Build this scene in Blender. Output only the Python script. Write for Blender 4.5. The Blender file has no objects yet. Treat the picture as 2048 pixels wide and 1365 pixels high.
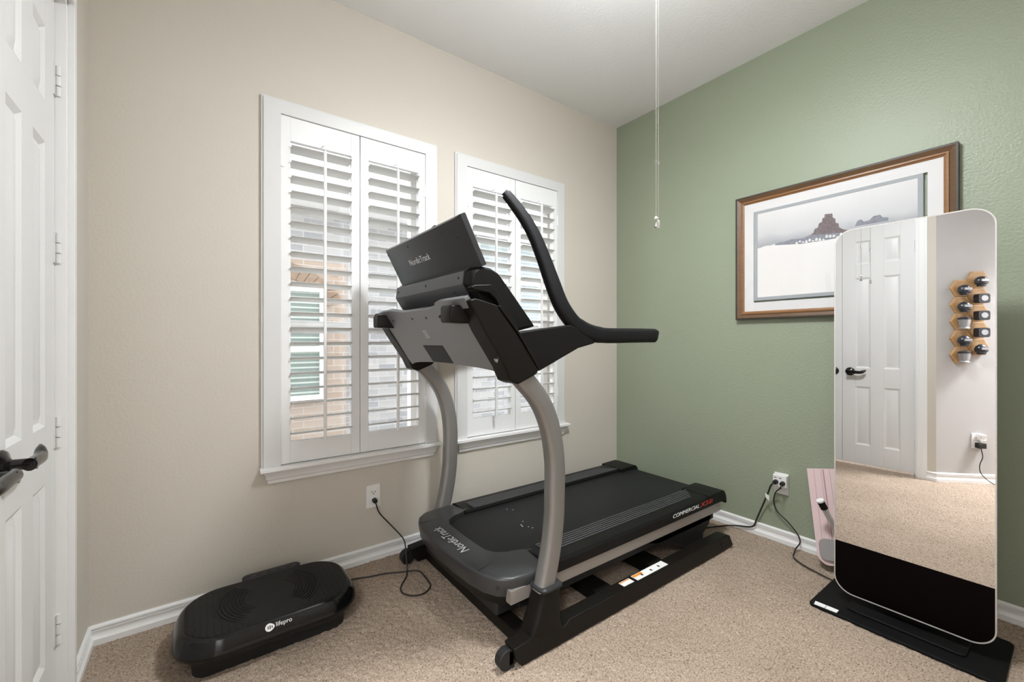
import bpy, bmesh, math, random
import numpy as np
from mathutils import Vector, Matrix

scene = bpy.context.scene
COL = scene.collection
random.seed(4)
PI = math.pi

# ------------------------------------------------------------------ camera
cam_d = bpy.data.cameras.new('camera')
cam = bpy.data.objects.new('camera', cam_d)
COL.objects.link(cam)
cam.location = (-2.5808, -2.1542, 1.1077)
cam.rotation_euler = (math.radians(90), 0, math.radians(-36.322))
cam_d.sensor_width = 36
cam_d.lens = 850.805 * 36 / 2048
cam_d.clip_start = 0.02
scene.camera = cam

# ------------------------------------------------------------------ world, exposure
world = bpy.data.worlds.new('overcast_sky')
scene.world = world
world.use_nodes = True
wn = world.node_tree.nodes
wn['Background'].inputs['Color'].default_value = (0.93, 0.97, 1.0, 1)
wn['Background'].inputs['Strength'].default_value = 6.0
vs = scene.view_settings
vs.view_transform = 'Standard'
vs.look = 'None'
vs.gamma = 1
vs.use_curve_mapping = False
vs.exposure = 0.0
LAMP_STRENGTH = 198.0
HALL_FILL_POWER = 250.0

# ------------------------------------------------------------------ materials
MATS = {}
def nodes_of(m):
    m.use_nodes = True
    return m.node_tree.nodes, m.node_tree.links

def mat(name, col, rough=0.5, metal=0.0, spec=0.5, coat=0.0, bump=None, vary=None, emit=None):
    """bump=(scale, strength, distance[, detail]); vary=(scale, amount)"""
    if name in MATS:
        return MATS[name]
    m = bpy.data.materials.new(name)
    n, l = nodes_of(m)
    p = n['Principled BSDF']
    p.inputs['Base Color'].default_value = (*col, 1)
    p.inputs['Roughness'].default_value = rough
    p.inputs['Metallic'].default_value = metal
    p.inputs['Specular IOR Level'].default_value = spec
    p.inputs['Coat Weight'].default_value = coat
    p.inputs['Coat Roughness'].default_value = 0.08
    tc = n.new('ShaderNodeTexCoord')
    if vary:
        t = n.new('ShaderNodeTexNoise'); t.inputs['Scale'].default_value = vary[0]; t.inputs['Detail'].default_value = 4
        l.new(tc.outputs['Object'], t.inputs['Vector'])
        r = n.new('ShaderNodeMix'); r.data_type = 'RGBA'
        a = vary[1]
        r.inputs['A'].default_value = (*[c * (1 - a) for c in col], 1)
        r.inputs['B'].default_value = (*[min(1, c * (1 + a)) for c in col], 1)
        l.new(t.outputs['Fac'], r.inputs['Factor'])
        l.new(r.outputs['Result'], p.inputs['Base Color'])
    if bump:
        t = n.new('ShaderNodeTexNoise'); t.inputs['Scale'].default_value = bump[0]
        t.inputs['Detail'].default_value = bump[3] if len(bump) > 3 else 3
        l.new(tc.outputs['Object'], t.inputs['Vector'])
        b = n.new('ShaderNodeBump'); b.inputs['Strength'].default_value = bump[1]; b.inputs['Distance'].default_value = bump[2]
        l.new(t.outputs['Fac'], b.inputs['Height'])
        l.new(b.outputs['Normal'], p.inputs['Normal'])
    if emit:
        p.inputs['Emission Color'].default_value = (*emit[0], 1)
        p.inputs['Emission Strength'].default_value = emit[1]
    MATS[name] = m
    return m

def carpet_mat():
    m = bpy.data.materials.new('tan_carpet'); n, l = nodes_of(m); p = n['Principled BSDF']
    tc = n.new('ShaderNodeTexCoord')
    def noise(s, d=3):
        t = n.new('ShaderNodeTexNoise'); t.inputs['Scale'].default_value = s; t.inputs['Detail'].default_value = d
        l.new(tc.outputs['Object'], t.inputs['Vector']); return t
    big = noise(3.0); tuft = noise(175, 2); speck = noise(140, 1)
    r1 = n.new('ShaderNodeValToRGB')
    r1.color_ramp.elements[0].position = 0.3; r1.color_ramp.elements[0].color = (0.255, 0.195, 0.148, 1)
    r1.color_ramp.elements[1].position = 0.7; r1.color_ramp.elements[1].color = (0.49, 0.392, 0.310, 1)
    l.new(tuft.outputs['Fac'], r1.inputs['Fac'])
    r2 = n.new('ShaderNodeValToRGB')
    r2.color_ramp.elements[0].position = 0.63; r2.color_ramp.elements[0].color = (0, 0, 0, 1)
    r2.color_ramp.elements[1].position = 0.70; r2.color_ramp.elements[1].color = (1, 1, 1, 1)
    l.new(speck.outputs['Fac'], r2.inputs['Fac'])
    mx = n.new('ShaderNodeMix'); mx.data_type = 'RGBA'
    l.new(r2.outputs['Color'], mx.inputs['Factor']); l.new(r1.outputs['Color'], mx.inputs['A'])
    mx.inputs['B'].default_value = (0.16, 0.105, 0.07, 1)
    m2 = n.new('ShaderNodeMix'); m2.data_type = 'RGBA'; m2.blend_type = 'MULTIPLY'; m2.inputs['Factor'].default_value = 1
    r3 = n.new('ShaderNodeValToRGB')
    r3.color_ramp.elements[0].position = 0.35; r3.color_ramp.elements[0].color = (0.88, 0.87, 0.86, 1)
    r3.color_ramp.elements[1].position = 0.65; r3.color_ramp.elements[1].color = (1, 1, 1, 1)
    l.new(big.outputs['Fac'], r3.inputs['Fac'])
    l.new(mx.outputs['Result'], m2.inputs['A']); l.new(r3.outputs['Color'], m2.inputs['B'])
    l.new(m2.outputs['Result'], p.inputs['Base Color'])
    p.inputs['Roughness'].default_value = 1.0; p.inputs['Specular IOR Level'].default_value = 0.05
    b = n.new('ShaderNodeBump'); b.inputs['Strength'].default_value = 0.6; b.inputs['Distance'].default_value = 0.005
    l.new(tuft.outputs['Fac'], b.inputs['Height']); l.new(b.outputs['Normal'], p.inputs['Normal'])
    return m

def brick_mat(name, c1, c2, mortar, su=1.0):
    m = bpy.data.materials.new(name); n, l = nodes_of(m); p = n['Principled BSDF']
    tc = n.new('ShaderNodeTexCoord'); sep = n.new('ShaderNodeSeparateXYZ'); com = n.new('ShaderNodeCombineXYZ')
    l.new(tc.outputs['Object'], sep.inputs['Vector'])
    l.new(sep.outputs['X'], com.inputs['X']); l.new(sep.outputs['Z'], com.inputs['Y'])
    t = n.new('ShaderNodeTexBrick')
    t.inputs['Color1'].default_value = (*c1, 1); t.inputs['Color2'].default_value = (*c2, 1); t.inputs['Mortar'].default_value = (*mortar, 1)
    t.inputs['Scale'].default_value = 1.0; t.inputs['Brick Width'].default_value = 0.21; t.inputs['Row Height'].default_value = 0.075
    t.inputs['Mortar Size'].default_value = 0.006
    l.new(com.outputs['Vector'], t.inputs['Vector']); l.new(t.outputs['Color'], p.inputs['Base Color'])
    p.inputs['Roughness'].default_value = 0.9
    return m

def wood_mat(name, c1, c2, scale=9):
    m = bpy.data.materials.new(name); n, l = nodes_of(m); p = n['Principled BSDF']
    tc = n.new('ShaderNodeTexCoord'); mp = n.new('ShaderNodeMapping'); mp.inputs['Scale'].default_value = (6, 1.0, 6)
    l.new(tc.outputs['Object'], mp.inputs['Vector'])
    t = n.new('ShaderNodeTexNoise'); t.inputs['Scale'].default_value = scale; t.inputs['Detail'].default_value = 5
    l.new(mp.outputs['Vector'], t.inputs['Vector'])
    r = n.new('ShaderNodeMix'); r.data_type = 'RGBA'
    r.inputs['A'].default_value = (*c1, 1); r.inputs['B'].default_value = (*c2, 1)
    l.new(t.outputs['Fac'], r.inputs['Factor']); l.new(r.outputs['Result'], p.inputs['Base Color'])
    p.inputs['Roughness'].default_value = 0.4
    return m

def glass_mat(name, refl=0.06, tint=(1, 1, 1)):
    m = bpy.data.materials.new(name); n, l = nodes_of(m)
    n.remove(n['Principled BSDF'])
    t = n.new('ShaderNodeBsdfTransparent'); t.inputs['Color'].default_value = (*tint, 1)
    g = n.new('ShaderNodeBsdfGlossy'); g.inputs['Roughness'].default_value = 0.02
    x = n.new('ShaderNodeMixShader'); x.inputs['Fac'].default_value = refl
    l.new(t.outputs[0], x.inputs[1]); l.new(g.outputs[0], x.inputs[2]); l.new(x.outputs[0], n['Material Output'].inputs['Surface'])
    return m

M_CASE = mat('white_casing_paint', (0.66, 0.655, 0.65), 0.38)
M_BEIGE = mat('beige_orange_peel_paint', (0.595, 0.55, 0.485), 0.62, spec=0.3, bump=(95, 0.22, 0.004, 2))
M_GREEN = mat('sage_green_knockdown_paint', (0.278, 0.313, 0.230), 0.42, spec=0.42, bump=(95, 0.40, 0.005, 3))
M_PALE = mat('pale_wall_paint', (0.47, 0.45, 0.44), 0.6, spec=0.3, bump=(95, 0.18, 0.004, 2))
M_CEIL = mat('ceiling_paint', (0.82, 0.815, 0.815), 0.8, spec=0.2, bump=(70, 0.2, 0.004, 2))
M_TRIM = mat('white_trim_paint', (0.82, 0.815, 0.81), 0.35)
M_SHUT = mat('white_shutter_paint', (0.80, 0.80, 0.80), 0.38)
M_LOUV_SHADE = mat('shade_darkened_louver_paint', (0.60, 0.595, 0.58), 0.42)  # shutter white darkened, backlit shade on the louvers put into the colour
M_DOOR = mat('white_door_paint', (0.74, 0.735, 0.73), 0.4)
M_CARPET = carpet_mat()
M_BLACKPL = mat('black_textured_plastic', (0.0075, 0.0072, 0.0068), 0.46, bump=(700, 0.12, 0.001), spec=0.15)
M_DARKPL = mat('dark_grey_plastic', (0.030, 0.030, 0.032), 0.40, bump=(600, 0.08, 0.001), spec=0.25)
M_HOOD = mat('hood_grey_plastic', (0.036, 0.036, 0.038), 0.34, bump=(600, 0.06, 0.001), spec=0.45)
M_MIDPL = mat('mid_grey_plastic', (0.055, 0.055, 0.058), 0.4, bump=(600, 0.06, 0.001))
M_GREYPL = mat('grey_shroud_plastic', (0.150, 0.150, 0.155), 0.36, bump=(600, 0.06, 0.001))
M_BROWNBLK = mat('brown_black_steel_paint', (0.0085, 0.0072, 0.0058), 0.42, spec=0.15)
M_SOOT = mat('soot_black', (0.008, 0.008, 0.008), 0.6)
M_SILVER = mat('silver_painted_steel', (0.25, 0.24, 0.232), 0.38, metal=0.5, spec=0.5)
M_SIDE = mat('silver_side_rail_paint', (0.30, 0.275, 0.255), 0.4, metal=0.4)
M_BELT = mat('belt_rubber', (0.013, 0.013, 0.0135), 0.52, bump=(900, 0.3, 0.001), spec=0.2)
M_RUB = mat('grip_rubber', (0.008, 0.008, 0.009), 0.5, spec=0.15)
M_CHROME = mat('chrome', (0.7, 0.7, 0.7), 0.15, metal=1)
M_LETTER = mat('silver_lettering', (0.55, 0.55, 0.56), 0.4)
M_WHITEINK = mat('white_lettering', (0.85, 0.85, 0.85), 0.5)
M_RED = mat('red_lettering', (0.62, 0.04, 0.03), 0.5)
M_STICK = mat('white_sticker', (0.85, 0.84, 0.82), 0.5)
M_ORANGE = mat('orange_sticker_band', (0.75, 0.30, 0.04), 0.5)
M_GLOSSBLK = mat('glossy_black_plastic', (0.004, 0.004, 0.0043), 0.14, spec=0.4)
M_PLATE = mat('white_wallplate_plastic', (0.82, 0.81, 0.80), 0.35)
M_SLOT = mat('dark_slot', (0.02, 0.02, 0.02), 0.7)
M_CORD = mat('black_cord_rubber', (0.012, 0.011, 0.010), 0.5)
M_WOODD = wood_mat('dark_walnut', (0.075, 0.040, 0.018), (0.16, 0.085, 0.038))
M_WOODL = wood_mat('light_walnut_bead', (0.17, 0.078, 0.028), (0.30, 0.145, 0.058))
M_WOODE = mat('frame_edge', (0.035, 0.024, 0.014), 0.5)
M_MATB = mat('white_mat_board', (0.70, 0.69, 0.69), 0.8)
M_MATG = mat('blue_grey_mat_board', (0.36, 0.38, 0.40), 0.8)
M_MIRROR = mat('silvered_mirror', (0.84, 0.835, 0.84), 0.0, metal=1)
M_MFRAME = mat('pale_metal_edge', (0.62, 0.60, 0.58), 0.3, metal=0.4)
M_MBLACK = mat('black_glass_panel', (0.0025, 0.0012, 0.0014), 0.35, spec=0.06)
M_BASE = mat('black_base_steel', (0.006, 0.006, 0.006), 0.55, bump=(60, 0.1, 0.002), spec=0.12)
M_PINK = mat('pale_pink_plastic', (0.66, 0.50, 0.50), 0.45)
M_PINKD = mat('dusty_rose_groove', (0.42, 0.25, 0.25), 0.6)
M_GREYPAD = mat('grey_foam_pad', (0.28, 0.26, 0.255), 0.8)
M_BRONZE = mat('oil_rubbed_bronze', (0.016, 0.014, 0.013), 0.22, metal=0.6, coat=0.3)
M_HEXWOOD = wood_mat('light_pine', (0.45, 0.25, 0.10), (0.62, 0.38, 0.18), 14)
M_HEXIN = wood_mat('honey_pine', (0.36, 0.20, 0.09), (0.52, 0.32, 0.15), 14)
M_ORN_D = mat('dark_ornament', (0.02, 0.022, 0.03), 0.3, coat=0.3)
M_ORN_S = mat('silver_ornament', (0.45, 0.45, 0.47), 0.3, metal=0.7)
M_GLASS = glass_mat('window_glass', 0.05)
M_PICGLASS = glass_mat('picture_glass', 0.03)
M_BRICKW = brick_mat('whitewashed_brick', (0.27, 0.26, 0.25), (0.165, 0.165, 0.172), (0.28, 0.275, 0.27))
M_BRICKT = brick_mat('tan_brick', (0.22, 0.165, 0.125), (0.26, 0.21, 0.175), (0.28, 0.26, 0.235))
M_SOLD = mat('brown_soldier_brick', (0.16, 0.11, 0.075), 0.9, vary=(14, 0.3))
M_NGLASS = mat('greenish_window_glass', (0.13, 0.16, 0.148), 0.15)
M_BGLASS = mat('blue_grey_window_glass', (0.17, 0.20, 0.215), 0.15)
M_BLIND = mat('pale_blind_slat', (0.27, 0.31, 0.285), 0.6)
M_GROUND = mat('side_yard_gravel', (0.25, 0.24, 0.22), 1.0, vary=(40, 0.2))
M_ROOF = mat('grey_shingle', (0.2, 0.19, 0.18), 0.9)

# ------------------------------------------------------------------ mesh builders
class B:
    def __init__(s): s.b = bmesh.new()
    def box(s, x0, x1, y0, y1, z0, z1):
        s.prism([(x0, y0), (x1, y0), (x1, y1), (x0, y1)], 'Z', z0, z1); return s
    def prism(s, pts, ax, a0, a1):
        f = {'X': lambda u, v, a: (a, u, v), 'Y': lambda u, v, a: (u, a, v), 'Z': lambda u, v, a: (u, v, a)}[ax]
        A = [s.b.verts.new(f(u, v, a0)) for u, v in pts]; C = [s.b.verts.new(f(u, v, a1)) for u, v in pts]
        n = len(pts)
        s.b.faces.new(A); s.b.faces.new(C[::-1])
        for i in range(n): s.b.faces.new((A[i], C[i], C[(i + 1) % n], A[(i + 1) % n]))
        return s
    def ring(s, outer, inner, ax, a0, a1):
        f = {'X': lambda u, v, a: (a, u, v), 'Y': lambda u, v, a: (u, a, v), 'Z': lambda u, v, a: (u, v, a)}[ax]
        V = [[s.b.verts.new(f(u, v, a)) for u, v in pts] for pts in (outer, inner) for a in (a0, a1)]
        o0, o1, i0, i1 = V; n = len(outer)
        for i in range(n):
            j = (i + 1) % n
            for q in ((o0[i], o0[j], o1[j], o1[i]), (i0[j], i0[i], i1[i], i1[j]), (o0[j], o0[i], i0[i], i0[j]), (o1[i], o1[j], i1[j], i1[i])):
                s.b.faces.new(q)
        return s
    def rect_ring(s, u0, u1, v0, v1, w, ax, a0, a1, wb=None):
        wb = w if wb is None else wb
        return s.ring([(u0, v0), (u1, v0), (u1, v1), (u0, v1)], [(u0 + w, v0 + wb), (u1 - w, v0 + wb), (u1 - w, v1 - w), (u0 + w, v1 - w)], ax, a0, a1)
    def loft(s, loops, cap=True):
        L = [[s.b.verts.new(p) for p in lp] for lp in loops]; n = len(L[0])
        for a, c in zip(L, L[1:]):
            for i in range(n): s.b.faces.new((a[i], a[(i + 1) % n], c[(i + 1) % n], c[i]))
        if cap is True: s.b.faces.new(L[0][::-1])
        if cap: s.b.faces.new(L[-1])
        return s
    def sweep(s, path, sect, hint=(0, 1, 0), scales=None):
        P = [Vector(p) for p in path]; h = Vector(hint); loops = []
        for i, p in enumerate(P):
            t = (P[min(i + 1, len(P) - 1)] - P[max(i - 1, 0)]).normalized()
            a = h - t * h.dot(t)
            if a.length < 1e-4: a = Vector((0.3, 0.9, 0.2)); a -= t * a.dot(t)
            a.normalize(); h = a if hint is None or len(hint) == 4 else h
            n = t.cross(a); k = scales[i] if scales else 1
            loops.append([p + a * (u * k) + n * (v * k) for u, v in sect])
        return s.loft(loops)
    def tube(s, path, r, n=8):
        P = [Vector(p) for p in path]; loops = []; a = None
        for i, p in enumerate(P):
            t = (P[min(i + 1, len(P) - 1)] - P[max(i - 1, 0)]).normalized()
            if a is None: a = t.orthogonal()
            a = (a - t * a.dot(t)).normalized(); c = t.cross(a)
            loops.append([p + (a * math.cos(2 * PI * k / n) + c * math.sin(2 * PI * k / n)) * r for k in range(n)])
        return s.loft(loops)
    def cyl(s, p0, p1, r, n=20, r2=None):
        p0 = Vector(p0); p1 = Vector(p1); t = (p1 - p0).normalized(); a = t.orthogonal().normalized(); c = t.cross(a)
        r2 = r if r2 is None else r2
        s.loft([[p + (a * math.cos(2 * PI * k / n) + c * math.sin(2 * PI * k / n)) * q for k in range(n)] for p, q in ((p0, r), (p1, r2))])
        return s
    def lathe(s, prof, origin, axis=(0, 0, 1), n=24):
        o = Vector(origin); t = Vector(axis).normalized(); a = t.orthogonal().normalized(); c = t.cross(a)
        s.loft([[o + t * h + (a * math.cos(2 * PI * k / n) + c * math.sin(2 * PI * k / n)) * max(r, 1e-4) for k in range(n)] for r, h in prof])
        return s
    def tri(s, pts):
        s.b.faces.new([s.b.verts.new(p) for p in pts]); return s

def rrect(u0, u1, v0, v1, r, n=6):
    out = []
    for cu, cv, a0 in ((u1 - r, v1 - r, 0), (u0 + r, v1 - r, 90), (u0 + r, v0 + r, 180), (u1 - r, v0 + r, 270)):
        for k in range(n + 1):
            a = math.radians(a0 + 90 * k / n); out.append((cu + r * math.cos(a), cv + r * math.sin(a)))
    return out

def smooth(pts, n=6):
    P = [Vector(p) for p in pts]; P = [2 * P[0] - P[1]] + P + [2 * P[-1] - P[-2]]; out = []
    for i in range(1, len(P) - 2):
        a, b, c, d = P[i - 1:i + 3]
        for k in range(n):
            t = k / n
            out.append(0.5 * ((2 * b) + (c - a) * t + (2 * a - 5 * b + 4 * c - d) * t * t + (3 * b - a - 3 * c + d) * t ** 3))
    out.append(P[-2]); return out

# ------------------------------------------------------------------ objects
ROOT = {}
def root_of(o):
    while o.parent: o = o.parent
    return o

def obj(name, b, m, parent=None, bevel=0.0, ang=35, seg=2, kind=None, local=False, loc=None, weld=False):
    me = bpy.data.meshes.new(name)
    bm = b.b
    if weld: bmesh.ops.remove_doubles(bm, verts=bm.verts, dist=1e-6)
    bmesh.ops.recalc_face_normals(bm, faces=bm.faces)
    off = Vector((0, 0, 0))
    if parent is not None and not local: off = root_of(parent).location.copy()
    if parent is None and loc is not None: off = Vector(loc)
    for v in bm.verts: v.co -= off
    bm.to_mesh(me); bm.free()
    for f in me.polygons: f.use_smooth = True
    me.set_sharp_from_angle(angle=math.radians(ang))
    for mm in (m if isinstance(m, (list, tuple)) else [m]): me.materials.append(mm)
    o = bpy.data.objects.new(name, me); COL.objects.link(o)
    if parent is not None: o.parent = parent
    elif loc is not None: o.location = loc
    if bevel:
        md = o.modifiers.new('bevel', 'BEVEL'); md.width = bevel; md.segments = seg; md.limit_method = 'ANGLE'
        md.angle_limit = math.radians(ang); md.harden_normals = True
    if kind: o['kind'] = kind
    return o

def tag(o, label, cat, group=None, kind=None):
    o['label'] = label; o['category'] = cat
    if group: o['group'] = group
    if kind: o['kind'] = kind
    return o

def thing(name, label, cat, loc, rotz=0, group=None):
    o = bpy.data.objects.new(name, None); COL.objects.link(o)
    o.empty_display_size = 0.05
    o.location = loc; o.rotation_euler = (0, 0, rotz)
    return tag(o, label, cat, group)

def struct(name, b, m, parent=None, **k):
    o = obj(name, b, m, parent, **k)
    if parent is None: o['kind'] = 'structure'
    return o

def struct_root(name, loc):
    o = bpy.data.objects.new(name, None); COL.objects.link(o); o.location = loc; o['kind'] = 'structure'
    return o

def dup(o, parent=None):
    c = o.copy(); COL.objects.link(c)
    if parent is not None: c.parent = parent
    for ch in list(o.children): dup(ch, c)
    return c

def text(name, body, origin, xd, yd, width, height, m, parent, shear=0.0, depth=0.0006):
    cu = bpy.data.curves.new(name, 'FONT'); cu.body = body; cu.size = 1; cu.shear = shear
    cu.resolution_u = 3
    t = bpy.data.objects.new(name + '_tmp', cu); COL.objects.link(t)
    bpy.context.view_layer.update()
    me = bpy.data.meshes.new_from_object(t.evaluated_get(bpy.context.evaluated_depsgraph_get()))
    bpy.data.objects.remove(t); bpy.data.curves.remove(cu)
    xs = [v.co.x for v in me.vertices]; ys = [v.co.y for v in me.vertices]
    x0, x1, y0, y1 = min(xs), max(xs), min(ys), max(ys)
    O = Vector(origin); X = Vector(xd).normalized(); Y = Vector(yd).normalized(); N = X.cross(Y)
    bm = bmesh.new(); bm.from_mesh(me); bpy.data.meshes.remove(me)
    for v in bm.verts:
        v.co = O + X * ((v.co.x - x0) / (x1 - x0) * width) + Y * ((v.co.y - y0) / (y1 - y0) * height) + N * depth
    r = bmesh.ops.extrude_face_region(bm, geom=bm.faces[:])
    for e in r['geom']:
        if isinstance(e, bmesh.types.BMVert): e.co -= N * depth
    b = B(); b.b.free(); b.b = bm
    return obj(name, b, m, parent)

# ================================================================== ROOM SHELL
H = 2.74
XL = -2.905            # closet wall
P0 = (XL, -1.432)      # where the closet wall turns
P1 = (-3.45, -1.977)   # angled wall ends at the diagonal entry
P2 = (-2.797, -2.63)   # diagonal entry wall ends at the front wall

# floor: carpet with a real, slightly uneven pile
def floor():
    xs = np.arange(-3.5, 0.031, 0.0065); ys = np.arange(-2.66, 0.031, 0.0065)
    X, Y = np.meshgrid(xs, ys); rng = np.random.default_rng(7)
    Z = rng.uniform(-0.0035, 0.0030, X.shape)
    Z = (Z + np.roll(Z, 1, 0) + np.roll(Z, 1, 1)) / 1.8
    nx, ny = len(xs), len(ys)
    me = bpy.data.meshes.new('floor')
    extra = np.array([(-4.9, -3.9, -0.001), (0.2, -3.9, -0.001), (0.2, 0.2, -0.012), (-4.9, 0.2, -0.012)], float)
    co = np.concatenate([np.stack([X.ravel(), Y.ravel(), Z.ravel()], 1), extra])
    i = np.arange(ny - 1)[:, None] * nx + np.arange(nx - 1)[None]
    q = np.stack([i, i + 1, i + 1 + nx, i + nx], -1).reshape(-1, 4)
    k = nx * ny; q = np.concatenate([q, [[k, k + 1, k + 2, k + 3]]])
    me.vertices.add(len(co)); me.vertices.foreach_set('co', co.ravel())
    me.loops.add(q.size); me.loops.foreach_set('vertex_index', q.ravel().astype(np.int32))
    me.polygons.add(len(q)); me.polygons.foreach_set('loop_start', np.arange(0, q.size, 4).astype(np.int32))
    me.polygons.foreach_set('loop_total', np.full(len(q), 4, np.int32))
    me.update(); me.validate()
    me.polygons.foreach_set('use_smooth', np.ones(len(q), bool))
    me.materials.append(M_CARPET)
    o = bpy.data.objects.new('floor', me); COL.objects.link(o); o['kind'] = 'structure'
    return o
floor()

struct('ceiling', B().box(-4.9, 0.15, -3.9, 0.15, H, H + 0.1), M_CEIL)

# window wall with two openings
W1 = (-2.290, -1.589, 0.552, 2.125)
W2 = (-1.334, -0.623, 0.545, 2.125)
b = B()
T = 0.15
b.box(-3.05, W1[0], 0, T, 0, H); b.box(W1[1], W2[0], 0, T, 0, H); b.box(W2[1], 0.0, 0, T, 0, H)
for w in (W1, W2):
    b.box(w[0], w[1], 0, T, 0, w[2]); b.box(w[0], w[1], 0, T, w[3], H)
struct('wall_back', b, M_BEIGE)
struct('wall_right', B().box(0, 0.15, -2.75, 0.0, 0, H), M_GREEN)
# closet wall with the double-door opening
DY0, DY1, DZ = -0.310, -1.322, 2.138
b = B()
b.box(XL - 0.12, XL, DY0, 0, 0, H); b.box(XL - 0.12, XL, -1.432, DY1, 0, H); b.box(XL - 0.12, XL, DY1, DY0, DZ, H)
struct('wall_left', b, M_BEIGE)
struct('wall_entry', B().prism([P0, P1, (P1[0] - 0.085, P1[1] + 0.085), (P0[0] - 0.12, P0[1] + 0.05), (P0[0] - 0.12, P0[1])], 'Z', 0, H), M_PALE)
struct('wall_front', B().box(-2.797, 0.0, -2.75, -2.63, 0, H), M_BEIGE)
# diagonal entry wall with a cased opening, and the hall behind it
def diag(t, out): # along P1->P2, out = away from the room
    u = Vector((P2[0] - P1[0], P2[1] - P1[1])).normalized(); n = Vector((-1, -1)).normalized()
    p = Vector(P1) + u * t + n * out; return (p.x, p.y)
L12 = (Vector(P2) - Vector(P1)).length
b = B()
b.prism([diag(0, 0), diag(0.06, 0), diag(0.06, 0.12), diag(0, 0.12)], 'Z', 0, H)
b.prism([diag(L12 - 0.06, 0), diag(L12, 0), diag(L12, 0.12), diag(L12 - 0.06, 0.12)], 'Z', 0, H)
b.prism([diag(0.06, 0), diag(L12 - 0.06, 0), diag(L12 - 0.06, 0.12), diag(0.06, 0.12)], 'Z', 2.07, H)
struct('wall_doorway', b, M_PALE)
b = B()
for a0, a1, z0, z1 in ((0.005, 0.062, 0, 2.068), (L12 - 0.062, L12 - 0.005, 0, 2.068), (0.005, L12 - 0.005, 2.068, 2.125)):
    b.prism([diag(a0, 0.002), diag(a1, 0.002), diag(a1, -0.014), diag(a0, -0.014)], 'Z', z0, z1)
struct('trim_2', b, M_TRIM, bevel=0.002)
b = B()
b.prism([diag(-0.75, 0.12), diag(-0.70, 0.12), diag(-0.70, 1.3), diag(-0.75, 1.3)], 'Z', 0, H)
b.prism([diag(L12 + 0.5, 0.12), diag(L12 + 0.55, 0.12), diag(L12 + 0.55, 1.3), diag(L12 + 0.5, 1.3)], 'Z', 0, H)
b.prism([diag(-0.75, 1.3), diag(L12 + 0.55, 1.3), diag(L12 + 0.55, 1.35), diag(-0.75, 1.35)], 'Z', 0, H)
b.prism([diag(-0.75, 0.07), diag(0, 0.07), diag(0, 0.12), diag(-0.75, 0.12)], 'Z', 0, H)
b.prism([diag(L12, 0.07), diag(L12 + 0.55, 0.07), diag(L12 + 0.55, 0.12), diag(L12, 0.12)], 'Z', 0, H)
struct('wall_hall', b, M_PALE)

# baseboards (profile d, z)
BP = [(0, 0), (0.016, 0), (0.016, 0.022), (0.013, 0.026), (0.008, 0.034), (0.0085, 0.044), (0.0115, 0.050), (0.0115, 0.0535), (0.0045, 0.0545), (0.0045, 0.0565), (0.010, 0.0575), (0.010, 0.0640), (0.005, 0.0708), (0, 0.0708)]
struct('baseboard_back', B().prism([(-d, z) for d, z in BP], 'X', XL + 0.001, -0.0005), M_TRIM)
struct('baseboard_right', B().prism([(-d, z) for d, z in BP], 'Y', -2.629, -0.0005), M_TRIM)
struct('baseboard_left', B().prism([(XL + d, z) for d, z in BP], 'Y', DY0 + 0.05, -0.0005), M_TRIM)
def run(path): # baseboard along a plan path, body on the right-hand side of travel
    b = B(); loops = []
    P = [Vector(p) for p in path]
    for i, p in enumerate(P):
        d0 = (P[i] - P[i - 1]).normalized() if i else (P[1] - P[0]).normalized()
        d1 = (P[i + 1] - P[i]).normalized() if i < len(P) - 1 else d0
        n0 = Vector((-d0.y, d0.x)); n1 = Vector((-d1.y, d1.x)); m = (n0 + n1).normalized(); k = 1 / max(0.3, m.dot(n0))
        loops.append([(p.x + m.x * d * k, p.y + m.y * d * k, z) for d, z in BP])
    return b.loft(loops)
struct('baseboard_entry', run([(XL, DY1 - 0.055), P0, diag(0, 0)]), M_TRIM)
struct('baseboard_front', B().prism([(-2.63 + d, z) for d, z in BP], 'X', -2.79, -0.001), M_TRIM)

# door casing and jamb
XF = XL - 0.024
b = B()
for wd, t0 in ((0.060, 0.010), (0.046, 0.014), (0.012, 0.017)):
    b.ring([(DY1 - wd, -0.01), (DY0 + wd, -0.01), (DY0 + wd, DZ + wd), (DY1 - wd, DZ + wd)],
           [(DY1 - 0.001 - wd * 0.02, -0.01), (DY0 + 0.001 + wd * 0.02, -0.01), (DY0 + 0.001 + wd * 0.02, DZ + 0.001 + wd * 0.02), (DY1 - 0.001 - wd * 0.02, DZ + 0.001 + wd * 0.02)], 'X', XL - 0.002, XL + t0)
b.box(XL - 0.10, XL + 0.002, DY0 - 0.012, DY0, 0, DZ); b.box(XL - 0.10, XL + 0.002, DY1, DY1 + 0.012, 0, DZ); b.box(XL - 0.10, XL + 0.002, DY1, DY0, DZ - 0.012, DZ)
b.box(XF - 0.06, XF - 0.002, DY0 - 0.0135, DY0, 0, DZ); b.box(XF - 0.06, XF - 0.002, DY1, DY1 + 0.0135, 0, DZ)
b.box(XF - 0.06, XF - 0.037, DY0 - 0.03, DY0, 0, DZ); b.box(XF - 0.06, XF - 0.037, DY1, DY1 + 0.03, 0, DZ)
struct('trim_1', b, M_TRIM, bevel=0.0015)

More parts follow.
